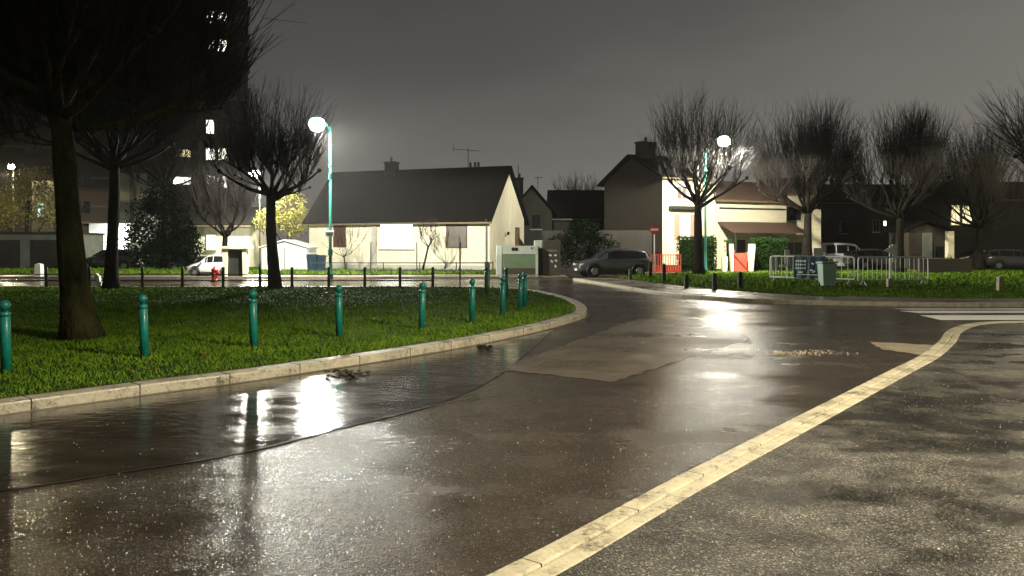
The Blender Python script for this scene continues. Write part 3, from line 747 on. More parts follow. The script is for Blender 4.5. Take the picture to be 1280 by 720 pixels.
panel('notice_board', 'narrow white sign with a short arm above the left barrier', 'sign', 981, 987, 312, 334, 36.5, m_white, poly=[(981, 312), (987, 312), (987, 332), (979, 335), (974, 334), (974, 331), (981, 330)][::-1])
def wheelie(name, label, loc, m, s=1, rz=0):
    t = thing(name, label, 'wheelie bin', loc, rz)
    mb = MB(); w0, w1, h = .23, .29, .92
    mb.add([(-w0, -w0, .06), (w0, -w0, .06), (w0, w0, .06), (-w0, w0, .06), (-w1, -w1, h), (w1, -w1, h), (w1, w1, h), (-w1, w1, h)], [(3, 2, 1, 0), (4, 5, 6, 7), (0, 1, 5, 4), (1, 2, 6, 5), (2, 3, 7, 6), (3, 0, 4, 7)])
    mb.build('body', m, t, bev=.02); MB().box((0, .02, h + .04), (.64, .68, .07), rx=-.05).build('lid', m, t, bev=.02)
    for a in (-1, 1): MB().tube([(a * .27, .2, .1), (a * .22, .2, .1)], [.1, .1], 12).build('wheel', m_black, t)
    MB().tube([(-.25, .34, h), (.25, .34, h)], [.02, .02], 6).build('handle', m, t)
    t.scale = (s, s, s); return t
pb = gp(1034, 359, KH)
wheelie('wheelie_bin', 'pale mint green wheelie bin standing against the bannered barrier', (pb.x, pb.y, KH), m_palebin, .98)
wheelie('wheelie_bin', 'dark blue wheelie bin left of the bungalow wall', (X(391, 50), 50, .1), m_bluegreen, 1.05)
wheelie('wheelie_bin', 'dark blue wheelie bin nearer the white shed, second beside the bungalow', (X(401, 50.3), 50.3, .1), m_bluegreen, 1.0)

# recycling containers
d = 44.5
x0, x1 = X(620, d), X(672.5, d)
t = thing('glass_container', 'pale green recycling container with twin dark openings', 'recycling bank', (x0, d, .0)); W = x1 - x0
MB().extx([(-.1, 0), (1.2, 0), (1.25, 1.72), (.05, 1.72), (-.1, 1.2)], 0.0, .36).build('side_shell', m_contw, t, bev=.05)
MB().b2(.37, W, -.08, 1.15, .05, 1.68).build('body', m_contg, t, bev=.03)
MB().b2(.37, W - .02, -.115, -.08, 1.22, 1.69).build('top_band', m_contw, t, bev=.01)
MB().b2(W - .14, W, -.112, -.08, .08, 1.21).build('corner_band', m_contw, t)
for a in (.95, 1.12): disc(MB(), (a, 1.50), .10, -.14, -.12, 16).build('opening', m_black, t)
disc(MB(), (W - .35, 1.56), .05, -.14, -.12, 12).build('opening', m_black, t)
MB().b2(.38, W - .15, -.105, -.085, .08, .45).build('lower_panel', m_contb, t)
x0, x1 = X(672.8, 45), X(700, 45)
t = thing('textile_container', 'tall brown donation container with a column of pale marks', 'recycling bank', (x0, 45, 0)); W = x1 - x0
MB().b2(.24, W, -.3, 1.0, .04, 2.0).build('body', m_contb, t, bev=.03)
MB().b2(-.22, .235, -.2, 1.0, 1.55, 2.0).build('chute_hood', m_contw, t, bev=.04)
MB().b2(.0, .235, -.1, 1.0, .04, 1.54).build('side_panel', m_darkpost, t)
MB().b2(.45, W - .14, -.312, -.3, 1.35, 1.47).build('pale_label', m_conc, t)
mk = MB()
for k, (u, z) in enumerate(((.95, 1.16), (.66, 1.16), (.98, .86), (.75, .82), (.95, .55))): mk.box((u * W / 1.22, -.308, z), (.15, .008, .10), 0, .3 * k)
mk.build('marks', m_white, t)
# kerb island under the containers
struct(MB().b2(-1.9, 3.0, 42.6, 46.4, -.02, .02).build('container_pad', m_light_pave))

# shed
d = 50; x0, x1 = X(327, d), X(384, d)
t = thing('garden_shed', 'white panelled garden shed with shallow pitched roof left of the bungalow', 'shed', (x0, d, .1)); W = x1 - x0; e = Z(309, d) - .1; rg = Z(301, d) - .1
MB().extr([(0, 0), (W, 0), (W, e), (W * .5, rg - .1), (0, e)], 0, 2.4).build('wall', m_white, t)
mb = MB()
for sx, (xa, za, xb, zb) in ((0, (-.15, e - .06, W * .5, rg)), (1, (W * .5, rg, W + .15, e - .06))):
    mb.extr([(xa, za), (xb, zb), (xb, zb + .09), (xa, za + .09)], -.15, 2.55)
mb.build('roof', m_white, t)
for u in (.7, 1.42): MB().b2(u, u + .04, -.02, 0, .05, e - .05).build('batten', m_conc, t)
MB().b2(1.46, W - .15, -.015, 0, .05, e - .15).build('door', m_white, t)

# ------------------------------------------------------------------ houses
def U(root, px):
    c, s = math.cos(root.rotation_euler.z), math.sin(root.rotation_euler.z); k = (px - CX) / F
    return (k * root.location.y - root.location.x) / (c - k * s)
def DD(root, u): return root.location.y + u * math.sin(root.rotation_euler.z)
def HZ(root, u, py): return Z(py, DD(root, u)) - root.location.z
def window(root, u0, u1, z0, z1, pane=None, frame=None, shutters=None, name='window', v=0, bars=1, sill=True):
    f = MB(); w = .06
    f.b2(u0, u0 + w, v - .05, v, z0, z1); f.b2(u1 - w, u1, v - .05, v, z0, z1); f.b2(u0 + w, u1 - w, v - .05, v, z1 - w, z1); f.b2(u0 + w, u1 - w, v - .05, v, z0, z0 + w)
    for k in range(bars):
        c = u0 + (u1 - u0) * (k + 1) / (bars + 1); f.b2(c - .02, c + .02, v - .045, v, z0 + w, z1 - w)
    o = f.build(name, frame or m_white, root)
    MB().b2(u0 + w, u1 - w, v - .02, v + .01, z0 + w, z1 - w).build('pane', pane or m_glass, o)
    if sill: MB().b2(u0 - .08, u1 + .08, v - .12, v, z0 - .07, z0 - .003).build('sill', m_plinth, o)
    if shutters:
        sw = (u1 - u0) * .5
        MB().b2(u0 - sw, u0 - .02, v - .06, v - .01, z0, z1).build('shutter', shutters, o); MB().b2(u1 + .02, u1 + sw, v - .06, v - .01, z0, z1).build('shutter', shutters, o)
    return o
def house(name, label, loc, rz, L, D, eave, ridge, wall, roof, over=.35, cat='house', chim=(), plinth=True, ridge_along='u'):
    t = thing(name, label, cat, loc, rz)
    if ridge_along == 'u':
        MB().extx([(0, 0), (D, 0), (D, eave), (D / 2, ridge - .12), (0, eave)], 0, L).build('wall', wall, t)
        s = (ridge - eave) / (D / 2); mb = MB()
        mb.extx([(-over, eave - over * s), (D / 2, ridge - .0), (D / 2, ridge + .14), (-over, eave - over * s + .14)], -over * .7, L + over * .7)
        mb.extx([(D / 2 + .001, ridge), (D + over, eave - over * s), (D + over, eave - over * s + .14), (D / 2 + .001, ridge + .14)], -over * .7, L + over * .7)
        r = mb.build('roof', roof, t)
        MB().b2(-over * .7, L + over * .7, -over - .06, -over + .04, eave - over * s - .04, eave - over * s + .07).build('gutter', m_fascia, t)
    else:
        MB().extr([(0, 0), (L, 0), (L, eave), (L / 2, ridge - .12), (0, eave)], 0, D).build('wall', wall, t)
        s = (ridge - eave) / (L / 2); mb = MB()
        mb.extr([(-over, eave - over * s), (L / 2, ridge), (L / 2, ridge + .14), (-over, eave - over * s + .14)], -over * .7, D + over)
        mb.extr([(L / 2 + .001, ridge), (L + over, eave - over * s), (L + over, eave - over * s + .14), (L / 2 + .001, ridge + .14)], -over * .7, D + over)
        r = mb.build('roof', roof, t)
    for (u, v, zt, w) in chim:
        c = MB(); c.b2(u - w / 2, u + w / 2, v - .3, v + .3, eave, zt); c.b2(u - w / 2 - .06, u + w / 2 + .06, v - .36, v + .36, zt, zt + .1)
        co = c.build('chimney', m_darkwall, r)
        MB().lathe([(.11, 0), (.09, .35)], (u, v, zt + .1), 10).build('chimney_pot', m_tile, co)
    if plinth: MB().b2(.001, L - .001, -.03, -.002, 0, .35).build('plinth', m_plinth, t)
    return t
# cream bungalow
rz = math.atan2(-.35, .937)
B = house('bungalow', 'cream rendered bungalow with long dark roof and bright white shutters', (-13.86, 54.65, .1), rz, 13.3, 6.4, 3.42, 6.75, m_cream, m_roofd, .4, chim=[(4.6, 3.2, 7.35, .8)])
fz = lambda px, py: HZ(B, U(B, px), py)
window(B, U(B, 417), U(B, 432.5), fz(425, 309), fz(425, 281), m_brown, m_brown, bars=0, sill=False)
wo = window(B, U(B, 475), U(B, 517), fz(495, 311), fz(495, 279), m_winB, m_white, bars=3, name='window', sill=True); wo['label'] = 'bright white window with vertical shutters, made to glow'  # emissive pane puts the brightness into the white shutters
window(B, U(B, 558), U(B, 584), fz(570, 310), fz(570, 279), m_greyglass, m_brown, bars=0, sill=False)
MB().b2(U(B, 465), U(B, 471), -.10, -.002, .36, 3.2).build('pipe_shadow_strip', m_plinth, B)  # grey strip stands in for the drainpipe's shadow on the wall
dp = MB(); ud = 13.3 - .08; dp.tube([(13.2, -.36, 3.2), (13.1, -.08, 2.9), (13.1, -.08, .1)], .045, 8); dp.build('downpipe', m_conc, B)
# gable side details (local x = L side, facing +u)
sd = MB(); sd.b2(13.302, 13.34, 4.6, 5.4, .9, 2.85); so = sd.build('side_window', m_fascia, B); MB().b2(13.341, 13.36, 4.72, 5.28, 1.05, 2.7).build('pane', m_winDim, so)
MB().b2(13.302, 14.0, 2.6, 4.4, 1.15, 1.22).build('balcony_rail', m_darkpost, B)
wl = MB(); wl.tube([(13.3, 2.7, 2.2), (13.5, 2.7, 2.35)], .02, 6); wl.lathe([(.06, 0), (.11, .16), (.02, .22)], (13.52, 2.7, 2.3), 10); wl.build('wall_lantern', m_darkpost, B)
at = MB(); ua = U(B, 560); at.tube([(ua, 3.2, 6.8), (ua, 3.2, 8.2)], .025, 6)
for k in range(7): at.tube([(ua - 1.0 + k * .27, 2.9, 8.15 - k * .03), (ua - 1.0 + k * .27, 3.5, 8.15 - k * .03)], .012, 4)
at.tube([(ua - 1.1, 3.2, 8.16), (ua + .8, 3.2, 7.96)], .015, 5); at.tube([(ua - 1.1, 3.2, 8.0), (ua - 1.1, 3.2, 8.4)], .015, 5)
at.build('antenna', m_darkpost, [c for c in B.children if c.name.startswith('roof')][0])
cp = MB()
for k in (0, .35, .6): cp.lathe([(.09, 0), (.08, .45)], (10.6 + k, 3.2, 6.75), 8)
cp.build('vent_pipe', m_darkwall, [c for c in B.children if c.name.startswith('roof')][0])

# dark house just behind the bungalow gable
H2 = house('dark_house', 'narrow dark house with hipped eave directly behind the bungalow gable', (X(640, 63), 63, 0), 0, X(690, 63) - X(640, 63), 6, Z(262, 63), Z(233, 63), m_darkwall, m_roofd, .4, ridge_along='v', chim=[(.6, 1.5, Z(222, 63), .6)], plinth=False)
window(H2, 1.5, 2.3, 3.0, 4.2, m_glass, m_darkpost, bars=0)
at = MB(); at.tube([(2.1, 2, 6.2), (2.1, 2, 7.3)], .025, 5); at.tube([(1.8, 2, 7.2), (2.5, 2, 7.25)], .02, 5); at.tube([(.5, 1.5, 7.0), (.5, 1.5, 8.2)], .03, 5)
at.build('antenna', m_darkpost, H2)
# low dark roofed house in the gap
H3 = house('dark_house', 'low dark slate roofed house in the gap behind the laurel bush', (X(692, 66), 66, 0), 0, X(768, 66) - X(692, 66), 7, Z(270, 66), Z(236, 66), m_darkwall, m_roofd, .5, plinth=False)
window(H3, 1.2, 2.2, 1.2, 2.6, m_glass, m_darkpost, bars=1)
# garden wall in the gap
o = MB().b2(X(668, 54), X(815, 54), 54, 54.25, 0, Z(288, 54)).build('garden_wall', m_darkwall); tag(o, 'long dark garden wall behind the dark hatchback', 'wall')
# gabled two storey house, pink shutters
rz = math.atan2(.4, .916)
G = house('gabled_house', 'two storey house with gable coloured dark as unlit, chimney and pink shutters', (9.96, 53, 0), rz, 4.3, 7.6, 6.35, 8.0, m_brick, m_roofd, .5, chim=[(.9, 3.4, 8.9, 1.3)], plinth=False)  # dark wall colour carries the unlit look of the gable side
fr_ = MB().b2(.0, 4.3, -.03, -.002, 0, 6.1).build('front_wall', m_stonew, G)
gz = lambda px, py: HZ(G, U(G, px), py)
window(G, U(G, 849), U(G, 862), gz(855, 300), gz(855, 268), m_winW, m_white, m_pink, v=-.03)
MB().b2(U(G, 835), U(G, 872), -.5, -.03, gz(850, 262), gz(850, 258)).build('balcony_slab', m_darkpost, G)
q = MB()
for k in range(12): q.b2(-.03, .55 if k % 2 else .38, -.06, -.031, k * .5 + .02, k * .5 + .47)
q.build('quoin', m_stonew, G)
window(G, U(G, 845), U(G, 858), gz(855, 250), gz(855, 232), m_greyglass, m_white, v=-.03)
Wg = house('stone_wing', 'lower cream stone house with brown tiled awning over its door', (9.96 + 4.35 * .916, 53 + 4.35 * .4, 0), rz, 6.2, 6, 4.9, 6.3, m_stonew, m_tile, .35, plinth=False)
wz = lambda px, py: HZ(Wg, U(Wg, px), py)
MB().b2(.3, 6.1, -.05, -.002, wz(920, 261.5), wz(920, 259.5)).build('string_course', m_darkpost, Wg)
MB().extx([(-.002, 3.35), (-1.7, 2.62), (-1.7, 2.54), (-.002, 3.24)], .15, 6.6).build('awning', m_tile, Wg)
for u in (.4, 3.3, 6.3): MB().b2(u, u + .1, -1.6, -1.5, 0, 2.56).build('awning_post', m_darkpost, Wg)
MB().b2(1.6, 2.5, -.04, -.002, 0, 2.1).build('door', m_brown, Wg)
window(Wg, 3.6, 4.8, 1.0, 2.1, m_glass, m_darkpost)
# bright wall house behind the second pollard
R3 = house('pale_house', 'brightly lit white walled house seen beside the second pollard trunk', (X(965, 60), 60, 0), -.1, 3.3, 6, 5.6, 6.9, m_stonew, m_tile, .3, plinth=False)
window(R3, 1.0, 2.1, 3.6, 4.6, m_glass, m_darkpost, bars=1); window(R3, 1.0, 2.2, 1.0, 2.0, m_greyglass, m_white, bars=1)
o = MB().b2(-.25, .25, -.25, .25, 0, Z(262, 56)).build('stone_pillar', m_stonew, loc=(X(1020, 56), 56, 0)); tag(o, 'tall pale stone pillar between the second pollard and the white van', 'pillar')
R4 = house('dark_house', 'large dark brown house with one small lit window behind the white van', (X(1026, 72), 72, 0), 0, X(1172, 72) - X(1026, 72), 8, Z(252, 72), Z(228, 72), m_brick, m_roofd, .4, chim=[(3, 4, Z(222, 72), .9)], plinth=False)
window(R4, U(R4, 1103.5), U(R4, 1108.5), HZ(R4, 0, 283), HZ(R4, 0, 275.5), m_winW, m_darkpost, bars=0, sill=False)
window(R4, U(R4, 1091), U(R4, 1099), HZ(R4, 0, 290), HZ(R4, 0, 274), m_glass, m_conc, bars=1)
window(R4, U(R4, 1048), U(R4, 1058), HZ(R4, 0, 292), HZ(R4, 0, 276), m_glass, m_darkpost, bars=1)
R5 = house('porch_hut', 'low brown hut with dark pitched roof and pale door right of the barriers', (X(1136, 50), 50, 0), 0, X(1184, 50) - X(1136, 50), 2.6, Z(287, 50), Z(278, 50), m_brick, m_roofd, .25, cat='hut', ridge_along='v', plinth=False)
MB().b2(U(R5, 1153), U(R5, 1165), -.04, -.002, 0, HZ(R5, 0, 291)).build('door', m_conc, R5)
window(R5, U(R5, 1168), U(R5, 1181), .9, 1.7, m_glass, m_darkpost, bars=0)
o = MB().b2(-.18, .18, -.18, .18, 0, Z(289, 48.5)).build('porch_pillar', m_stonew, loc=(X(1187, 48.5), 48.5, 0)); tag(o, 'pale stone pillar at the right corner of the low hut', 'pillar')
R6 = house('dark_house', 'dark house with a tall yellow lit window right of the low hut', (X(1186, 62), 62, 0), 0, X(1320, 62) - X(1186, 62), 7, Z(248, 62), Z(225, 62), m_darkwall, m_roofd, .4, plinth=False)
window(R6, U(R6, 1188), U(R6, 1200), HZ(R6, 0, 282), HZ(R6, 0, 256), m_winY, m_stonew, bars=1, sill=False)
window(R6, U(R6, 1202), U(R6, 1215), HZ(R6, 0, 282), HZ(R6, 0, 257), m_winY, m_stonew, bars=1, sill=False)
window(R6, U(R6, 1240), U(R6, 1250), HZ(R6, 0, 290), HZ(R6, 0, 274), m_glass, m_darkpost, bars=1, sill=False)
o = MB().b2(X(1150, 46), X(1215, 46), 46, 46.3, .05, .95).build('low_wall', m_brick); tag(o, 'low brown wall at the back of the lawn below the hut', 'wall')

# red fence, red gate and pillars
d = 47.8
t = thing('red_fence', 'red metal fence panel below the pink shuttered window', 'fence', (X(810, d), d, 0)); W = X(851, d) - X(810, d)
for k in range(14): MB().b2(k * W / 13 - .02, k * W / 13 + .02, -.02, .02, .1, 1.15).build('bar', m_redb, t)
for z in (.15, 1.12): MB().b2(-.03, W + .03, -.03, .03, z, z + .05).build('rail', m_red, t)
MB().b2(-.02, W, .022, .04, .1, .55).build('kick_panel', m_red, t)
t = thing('garden_gate', 'salmon red garden gate with diagonal brace between white pillars', 'gate', (X(917, d), d, 0)); W = X(934, d) - X(917, d)
MB().b2(0, W, -.02, .02, .15, 1.25).build('leaf', m_redb, t)
MB().box((W / 2, -.035, .7), (1.1, .02, .06), ry=.85).build('brace', m_red, t)
for u in (.0, W - .04): MB().b2(u, u + .04, -.05, -.021, .15, 1.3).build('stile', m_red, t)
for (px, h, w, lean, lab) in ((914.5, 1.75, .10, -.05, 'white gatepost left of the red garden gate'), (937, 1.75, .17, .10, 'white flaring gatepost right of the red garden gate'), (905, 1.0, .16, 0, 'pale squat letterbox pillar left of the red garden gate')):
    o = MB().extr([(-w * .8, 0), (w * .8, 0), (w + lean, h * .85), (w + lean, h), (-w + lean, h), (-w + lean, h * .85)], -.15, .15).build('gate_pillar', m_cream, loc=(X(px, 48), 47.9, .05)); tag(o, lab, 'pillar')

# ------------------------------------------------------------------ tower flats
d = 83
TX0 = X(-70, d); TX1 = X(310, d)
W = 36.0; ta = .318
T = thing('tower_block', 'dark brown tower flats with scattered lit windows at upper left', 'tower block', (TX1 - W * math.cos(ta), d - W * math.sin(ta), 0), ta)
st = 2.8; nf = 13
MB().b2(0, W, 0, 14, 0, nf * st + .8).build('wall', m_towerw, T)
bands = MB()
for k in range(1, nf): bands.b2(.0, W, -.06, -.002, k * st - .14, k * st + .06)
bands.build('floor_band', m_towerg, T)
for px in (163, 209, 248): MB().b2(U(T, px), U(T, px) + .35, -.5, -.061, 0, nf * st + .5).build('fin', m_towerg, T)
MB().b2(U(T, 150), U(T, 208), -.12, -.061, 0, 8.9).build('grey_base_panel', M('base_panel', (.20, .20, .16), .8, .15, 1), T)
cols = [(-30, 0), (30, 0), (92, 0), (148, 0), (184, 0), (216, 239), (257, 284)]
lit = {(5, 126): m_winW, (5, 193): m_winY, (5, 227): m_winB, (6, 28): m_winW, (6, 5): m_winW, (6, 163): m_winW, (6, 197): m_winW, (6, 233): m_winW, (6, 62): m_winW,
       (2, 117): m_winW, (3, 22): m_winY, (5, 93): m_winY, (4, 157): m_winY, (5, 160): m_winDim, (3, 193): m_winDim, (4, 60): m_winDim}
for ci, (p0, p1) in enumerate(cols):
    if not p1: p0, p1 = p0, p0 + 22
    for k in range(1, 12):
        py = 228 - (k - 3 + 1) * 33.7 + 33.7 * 0
        zc = Z(py, d)
        mt = m_glass; key = None
        for (c, y), m in lit.items():
            if c == ci and abs(y - py) < 14: mt = m; key = (c, y)
        a, b = U(T, p0), U(T, p1); h = .65 if ci != 5 else .42
        if key in ((2, 117), (4, 157)): a, b = a + .6, b - .5; h = .35
        if key == (6, 163): b = a + .85; h = .75
        if key is not None and mt in (m_winW, m_winB, m_winY) and ci == 6 and key[1] != 163:
            o = window(T, a, a + .95, zc - h, zc + h, mt, m_darkpost, bars=0, sill=False, v=-.06)
            o = window(T, b - .95, b, zc - h, zc + h, mt, m_darkpost, bars=0, sill=False, v=-.06)
        else: o = window(T, a, b, zc - h, zc + h, mt, m_darkpost, bars=1, sill=False, v=-.06 if ci != 4 or k > 2 else -.12)
for k in range(1, 12):
    u_ = U(T, 288); bo_ = MB().b2(u_, u_ + 1.9, -1.1, -.061, k * st - .1, k * st + .05).build('balcony', m_towerg, T)
    MB().b2(u_, u_ + 1.9, -1.12, -1.08, k * st + .06, k * st + 1.0).build('balcony_panel', m_towerw, bo_)
# bright entrance
e = MB().b2(U(T, 112), U(T, 167), -.30, -.061, 0, Z(281, d)).build('entrance_wall', m_white, T)
for (a, b, y0, y1) in ((112, 133, 292, 301), (113, 122, 304, 313), (124, 133, 304, 313), (114, 122, 315, 324), (125, 133, 315, 325), (147, 160, 286, 331), (118, 133, 326, 328)):
    o = MB().b2(U(T, a), U(T, b), -.36, -.301, max(.02, Z(y1, d)), Z(y0, d)).build('lit_panel', m_winB, T)
MB().b2(U(T, 105), U(T, 172), -2.2, -.301, Z(281, d), Z(279, d)).build('canopy', m_towerg, T)
L = bpy.data.lights.new('entrance_light', 'POINT'); L.energy = 900; L.color = (.9, 1, .95); L.shadow_soft_size = .2
o = bpy.data.objects.new('entrance_light', L); C.objects.link(o); o.parent = T; o.location = (U(T, 158), -1.6, 2.9)
# low grey garage far left
o = thing('garage_block', 'low grey concrete garage building behind the left road', 'garage', (X(-80, 56), 56, 0)); W = X(84, 56) - X(-80, 56)
MB().b2(0, W, 0, 5, 0, 2.5).build('wall', m_conc, o); MB().b2(-.1, W + .1, -.1, 5.1, 2.5, 2.65).build('roof_slab', m_darkwall, o)
for k in range(3): MB().b2(.6 + k * 3, 2.9 + k * 3, -.03, -.002, 0, 2.1).build('door', m_darkwall, o)
# cold lit sign window
o = thing('kiosk', 'small building with a pale blue lit window behind the yellow tree', 'building', (X(40, 68), 68, 0)); 
MB().b2(0, 1.9, 0, 3, 0, 7.2).build('wall', m_darkwall, o)
wd = MB().b2(.5, .95, -.05, 0, Z(271, 68), Z(254, 68)).build('window', m_winBlue, o)
# pale lit house left
Hl = house('pale_house', 'pale lamplit house with a glowing window behind the gateway', (X(243, 60), 60, 0), 0, X(312, 60) - X(243, 60), 7, Z(281, 60), Z(258, 60), m_cream, m_roofd, .3, plinth=False)
window(Hl, U(Hl, 258), U(Hl, 270), HZ(Hl, 0, 312), HZ(Hl, 0, 293), m_winB, m_white, bars=0)
o = MB().b2(X(238, 52), X(292, 52), 52, 52.2, 0, Z(320, 52)).build('garden_wall', m_conc); tag(o, 'low dark wall behind the white parked car', 'wall')

# ------------------------------------------------------------------ vehicles
def car(name, label, cat, loc, rz, paint, st, glass_from, wheels, wr=.33, group=None, boot=False):
    t = thing(name, label, cat, loc, rz, group)
    def sec(s):
        x, zb, zl, zt, w, wt = s
        return [(x, w * .88, zb), (x, w, zb + .25 * (zl - zb)), (x, w * 1.01, zl - .12), (x, w * .96, zl), (x, wt + (w * .96 - wt) * .08, zt - .05), (x, wt * .82, zt), (x, 0, zt + .015)]
    rings = []
    for s in st:
        h = sec(s); rings.append(h + [(x, -y, z) for (x, y, z) in h[-2::-1]])
    mb = MB(); n = len(rings[0])
    vs = [p for r_ in rings for p in r_]; fs = []
    for i in range(len(rings) - 1):
        for k in range(n): fs.append((i * n + k, i * n + (k + 1) % n, (i + 1) * n + (k + 1) % n, (i + 1) * n + k))
    fs.append(tuple(range(n))); fs.append(tuple((len(rings) - 1) * n + k for k in range(n))[::-1])
    mb.add(vs, fs); mb.f = [f[::-1] for f in mb.f]
    body = mb.build('body', paint, t, smooth=True)
    md = body.modifiers.new('e', 'BEVEL'); md.width = .02; md.segments = 2; md.limit_method = 'ANGLE'; md.angle_limit = .5
    def lerp(a, b, q): return Vector(a) * (1 - q) + Vector(b) * q
    for sgn in (1, -1):
        for (i0, i1) in glass_from:
            g_ = MB(); a0, a1 = st[i0], st[i1]
            A, Bq = sec(a0), sec(a1)
            q = [lerp(A[3], A[4], .12), lerp(Bq[3], Bq[4], .12), lerp(Bq[3], Bq[4], .88), lerp(A[3], A[4], .88)]
            dx = (q[1] - q[0]) * .05
            q = [q[0] + dx, q[1] - dx, q[2] - dx, q[3] + dx]
            q2 = [Vector((v.x, (v.y + .018) * sgn, v.z)) for v in q]; q3 = [Vector((v.x, (v.y - .02) * sgn, v.z)) for v in q]
            g_.add(q2 + q3, [(0, 1, 2, 3), (7, 6, 5, 4), (0, 4, 5, 1), (1, 5, 6, 2), (2, 6, 7, 3), (3, 7, 4, 0)]); g_.build('side_window', m_glass, t)
    return t, sec
def finish(t, st, sec, wheels, wr, ws, rear, hx, hw, hz):
    # windscreen / rear glass
    for nm, (i0, i1) in (('windscreen', ws), ('rear_window', rear)):
        A, Bq = sec(st[i0]), sec(st[i1]); q = [Vector(A[4]), Vector(Bq[4]), Vector((Bq[4][0], -Bq[4][1], Bq[4][2])), Vector((A[4][0], -A[4][1], A[4][2]))]
        nrm = (q[1] - q[0]).cross(q[3] - q[0]).normalized(); nrm = nrm if nrm.z > 0 else -nrm
        q = [v * .94 + sum(q, Vector()) / 4 * .06 for v in q]
        MB().add([v + nrm * .07 for v in q] + [v + nrm * .03 for v in q], [(0, 1, 2, 3), (7, 6, 5, 4), (0, 4, 5, 1), (1, 5, 6, 2), (2, 6, 7, 3), (3, 7, 4, 0)]).build(nm, m_glass, t)
    w = st[4][4]
    for x in wheels:
        for s in (-1, 1):
            o = MB().tube([(x, s * (w - .20), wr), (x, s * (w - .18), wr), (x, s * (w + .01), wr), (x, s * (w + .03), wr)], [wr * .9, wr, wr, wr * .92], 24).build('wheel', m_black, t)
            rm = MB().tube([(x, s * (w + .02), wr), (x, s * (w + .042), wr)], [wr * .55, wr * .5], 16)
            for k in range(5):
                a = 2 * PI * k / 5; rm.box((x + math.cos(a) * wr * .42, s * (w + .04), wr + math.sin(a) * wr * .42), (wr * .45, .02, .05), ry=-a)
            rm.build('rim', m_rim, o)
            ar = MB(); ar.tube([(x + math.cos(a) * (wr + .07), s * (w * 1.0 + .005), wr + math.sin(a) * (wr + .07)) for a in [PI * k / 12 for k in range(-1, 14)]], .035, 6)
            ar.build('wheel_arch', m_black, t)
    for s in (-1, 1):
        MB().box((hx, s * hw, hz), (.28, .30, .13), rz=s * -.35).build('headlight', m_headl, t, bev=.03)
        MB().box((st[0][0] + .10, s * hw * 1.03, hz + .14), (.14, .22, .16)).build('tail_light', m_taill, t, bev=.02)
        MB().box((.72, s * (w + .09), .98), (.12, .18, .11)).build('mirror', m_carblack, t, bev=.03)
        for x in (-.55, .25): MB().box((x - .15, s * (w * .985 + .012), .84), (.16, .03, .03)).build('door_handle', m_black, t)
    MB().box((st[-1][0] - .02, 0, .42), (.06, .5, .12)).build('number_plate', m_white, t)
    MB().box((st[-1][0] - .05, 0, .60), (.08, .9, .12)).build('grille', m_black, t, bev=.02)
hatch = [(-2.02, .46, .80, .88, .68, .58), (-1.96, .36, .96, 1.12, .80, .64), (-1.72, .32, 1.02, 1.40, .87, .62), (-1.15, .22, 1.00, 1.52, .89, .60), (-.2, .20, .96, 1.55, .90, .60),
         (.30, .20, .94, 1.50, .90, .59), (.98, .20, .93, 1.05, .89, .72), (1.2, .22, .90, .99, .88, .72), (1.72, .26, .80, .88, .85, .66), (1.98, .34, .66, .74, .76, .58), (2.06, .42, .56, .60, .62, .5)]
c1, sec = car('hatchback_car', 'dark hatchback parked facing left beside the red fence', 'car', (X(766, 43), 43.3, 0), PI + .18, m_carblack, hatch, [(2, 3), (3, 4), (4, 5), (5, 6)], None)
c1.scale = (.98, 1, 1)
finish(c1, hatch, sec, (-1.25, 1.28), .34, (5, 6), (1, 2), 1.86, .60, .68)
vanst = [(-2.05, .40, .95, 1.2, .80, .74), (-2.0, .30, 1.05, 1.80, .84, .76), (-1.5, .25, 1.05, 1.88, .86, .76), (-.8, .22, 1.05, 1.90, .87, .76), (.0, .22, 1.05, 1.88, .87, .74), (.55, .22, 1.02, 1.78, .87, .70), (1.15, .24, 1.00, 1.12, .86, .70), (1.7, .28, .86, .95, .82, .64), (2.0, .36, .66, .72, .70, .55)]
c2, sec = car('white_van', 'small white van parked behind the crowd barriers', 'van', (X(1058, 58), 58, 0), -.25, m_carwhite, vanst, [(2, 3), (3, 4), (4, 5), (5, 6)], None)
finish(c2, vanst, sec, (-1.3, 1.3), .32, (5, 6), (0, 1), 1.84, .56, .72)
c3, sec = car('parked_car', 'white low car parked behind the red hydrant', 'car', (X(266, 43), 43.2, 0), PI + .1, m_carwhite, hatch, [(2, 3), (3, 4), (4, 5), (5, 6)], None, group='parked cars')
c3.scale = (.62, .9, .80); finish(c3, hatch, sec, (-1.25, 1.28), .34, (5, 6), (1, 2), 1.86, .60, .68)
def darkcar(lab, x, y, rz, sc=(1, 1, .95)):
    c, sec = car('parked_car', lab, 'car', (x, y, 0), rz, m_carblack, hatch, [(2, 3), (3, 4), (4, 5), (5, 6)], None, group='parked cars')
    c.scale = sc; finish(c, hatch, sec, (-1.25, 1.28), .34, (5, 6), (1, 2), 1.86, .60, .68); return c
cd = darkcar('dark car parked in front of the bright tower entrance', X(140, 55), 55, PI)
def again(lab, x, y, rz, sc=(1, 1, .95)):
    c = dup(cd, (x, y, 0), rz, lab); c.scale = sc; return c
again('dark car parked beside the white van behind the barriers', X(1092, 57), 57.0, .15)
again('dark car at the right picture edge under the pale shrub', X(1264, 56), 56, -.1)
again('dark car mostly hidden by the rightmost pollard trunk', X(1222, 60), 60, PI, (1, 1, .9))

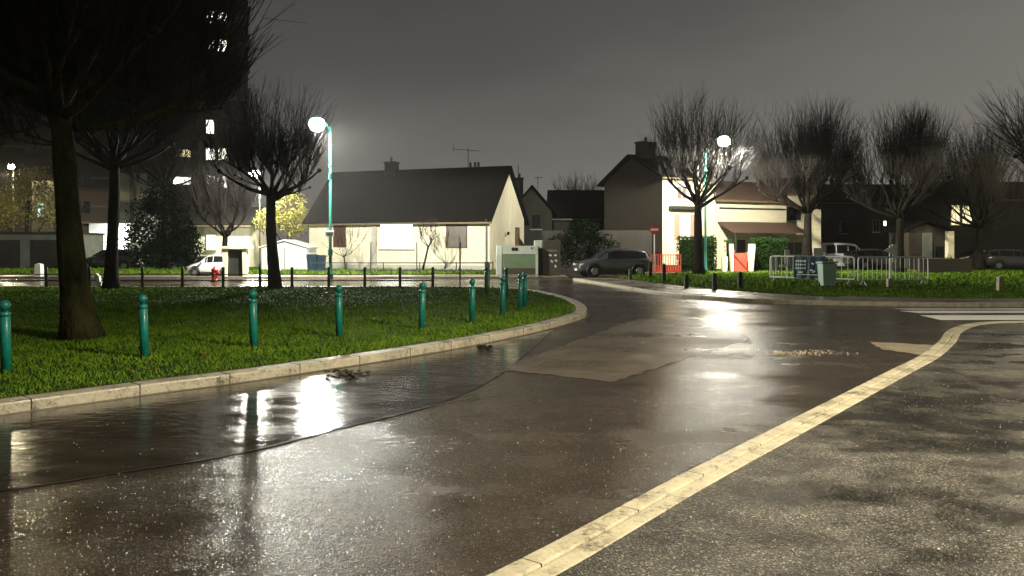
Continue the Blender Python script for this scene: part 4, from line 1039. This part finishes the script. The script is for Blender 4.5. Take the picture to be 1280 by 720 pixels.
# ------------------------------------------------------------------ sky and camera
w = bpy.data.worlds.new('World'); scene.world = w; w.use_nodes = True
nt = w.node_tree; bg = nt.nodes['Background']
tc = nt.nodes.new('ShaderNodeTexCoord'); sx = nt.nodes.new('ShaderNodeSeparateXYZ'); nt.links.new(tc.outputs['Generated'], sx.inputs[0])
el = math_n(nt, 'ADD', sx.outputs['Z'], math_n(nt, 'MULTIPLY', sx.outputs['X'], -.34))
cn = nt.nodes.new('ShaderNodeTexNoise'); cn.inputs['Scale'].default_value = 2.2; cn.inputs['Detail'].default_value = 4
mp = nt.nodes.new('ShaderNodeMapping'); mp.inputs['Scale'].default_value = (1, 1, 3); nt.links.new(tc.outputs['Generated'], mp.inputs[0]); nt.links.new(mp.outputs[0], cn.inputs['Vector'])
el2 = math_n(nt, 'ADD', el, math_n(nt, 'MULTIPLY', math_n(nt, 'SUBTRACT', cn.outputs['Fac'], .5), .26))
cr = nt.nodes.new('ShaderNodeValToRGB'); e = cr.color_ramp.elements
e[0].position = 0.0; e[0].color = (.185, .172, .155, 1)
e[1].position = .45; e[1].color = (.052, .051, .049, 1)
k = e.new(.14); k.color = (.140, .130, .118, 1); k = e.new(.26); k.color = (.088, .085, .080, 1)
nt.links.new(math_n(nt, 'ADD', el2, .02), cr.inputs[0]); nt.links.new(cr.outputs[0], bg.inputs[0]); bg.inputs[1].default_value = 1.0

HAZE = 0.0004  # haze volume added to give the lamps a bloom-like halo
if HAZE:
    m = bpy.data.materials.new('halo_haze'); m.use_nodes = True; nt = m.node_tree; nt.nodes.clear()
    out = nt.nodes.new('ShaderNodeOutputMaterial'); v = nt.nodes.new('ShaderNodeVolumePrincipled')
    v.inputs['Color'].default_value = (.9, .9, .88, 1); v.inputs['Density'].default_value = HAZE; v.inputs['Anisotropy'].default_value = .82
    nt.links.new(v.outputs[0], out.inputs['Volume'])
    o = MB().b2(-110, 110, -40, 125, -1.1, 42).build('haze', m); o['kind'] = 'stuff'; tag(o, 'thin haze added for the lamp halos, filling the whole scene', 'haze')

cam = bpy.data.cameras.new('camera'); co = bpy.data.objects.new('camera', cam); C.objects.link(co); scene.camera = co
co.location = (0, 0, CAMZ); co.rotation_euler = (math.radians(90), 0, 0)
cam.sensor_width = 36; cam.lens = 36 * F / 1280; cam.shift_y = -(360 - HY) / 1280; cam.clip_end = 3000; cam.clip_start = .05
scene.view_settings.view_transform = 'Standard'; scene.view_settings.look = 'None'; scene.view_settings.exposure = 0; scene.view_settings.gamma = 1
scene.cycles.use_denoising = True
scene.cycles.max_bounces = 6; scene.cycles.volume_bounces = 0; scene.cycles.sample_clamp_indirect = 4
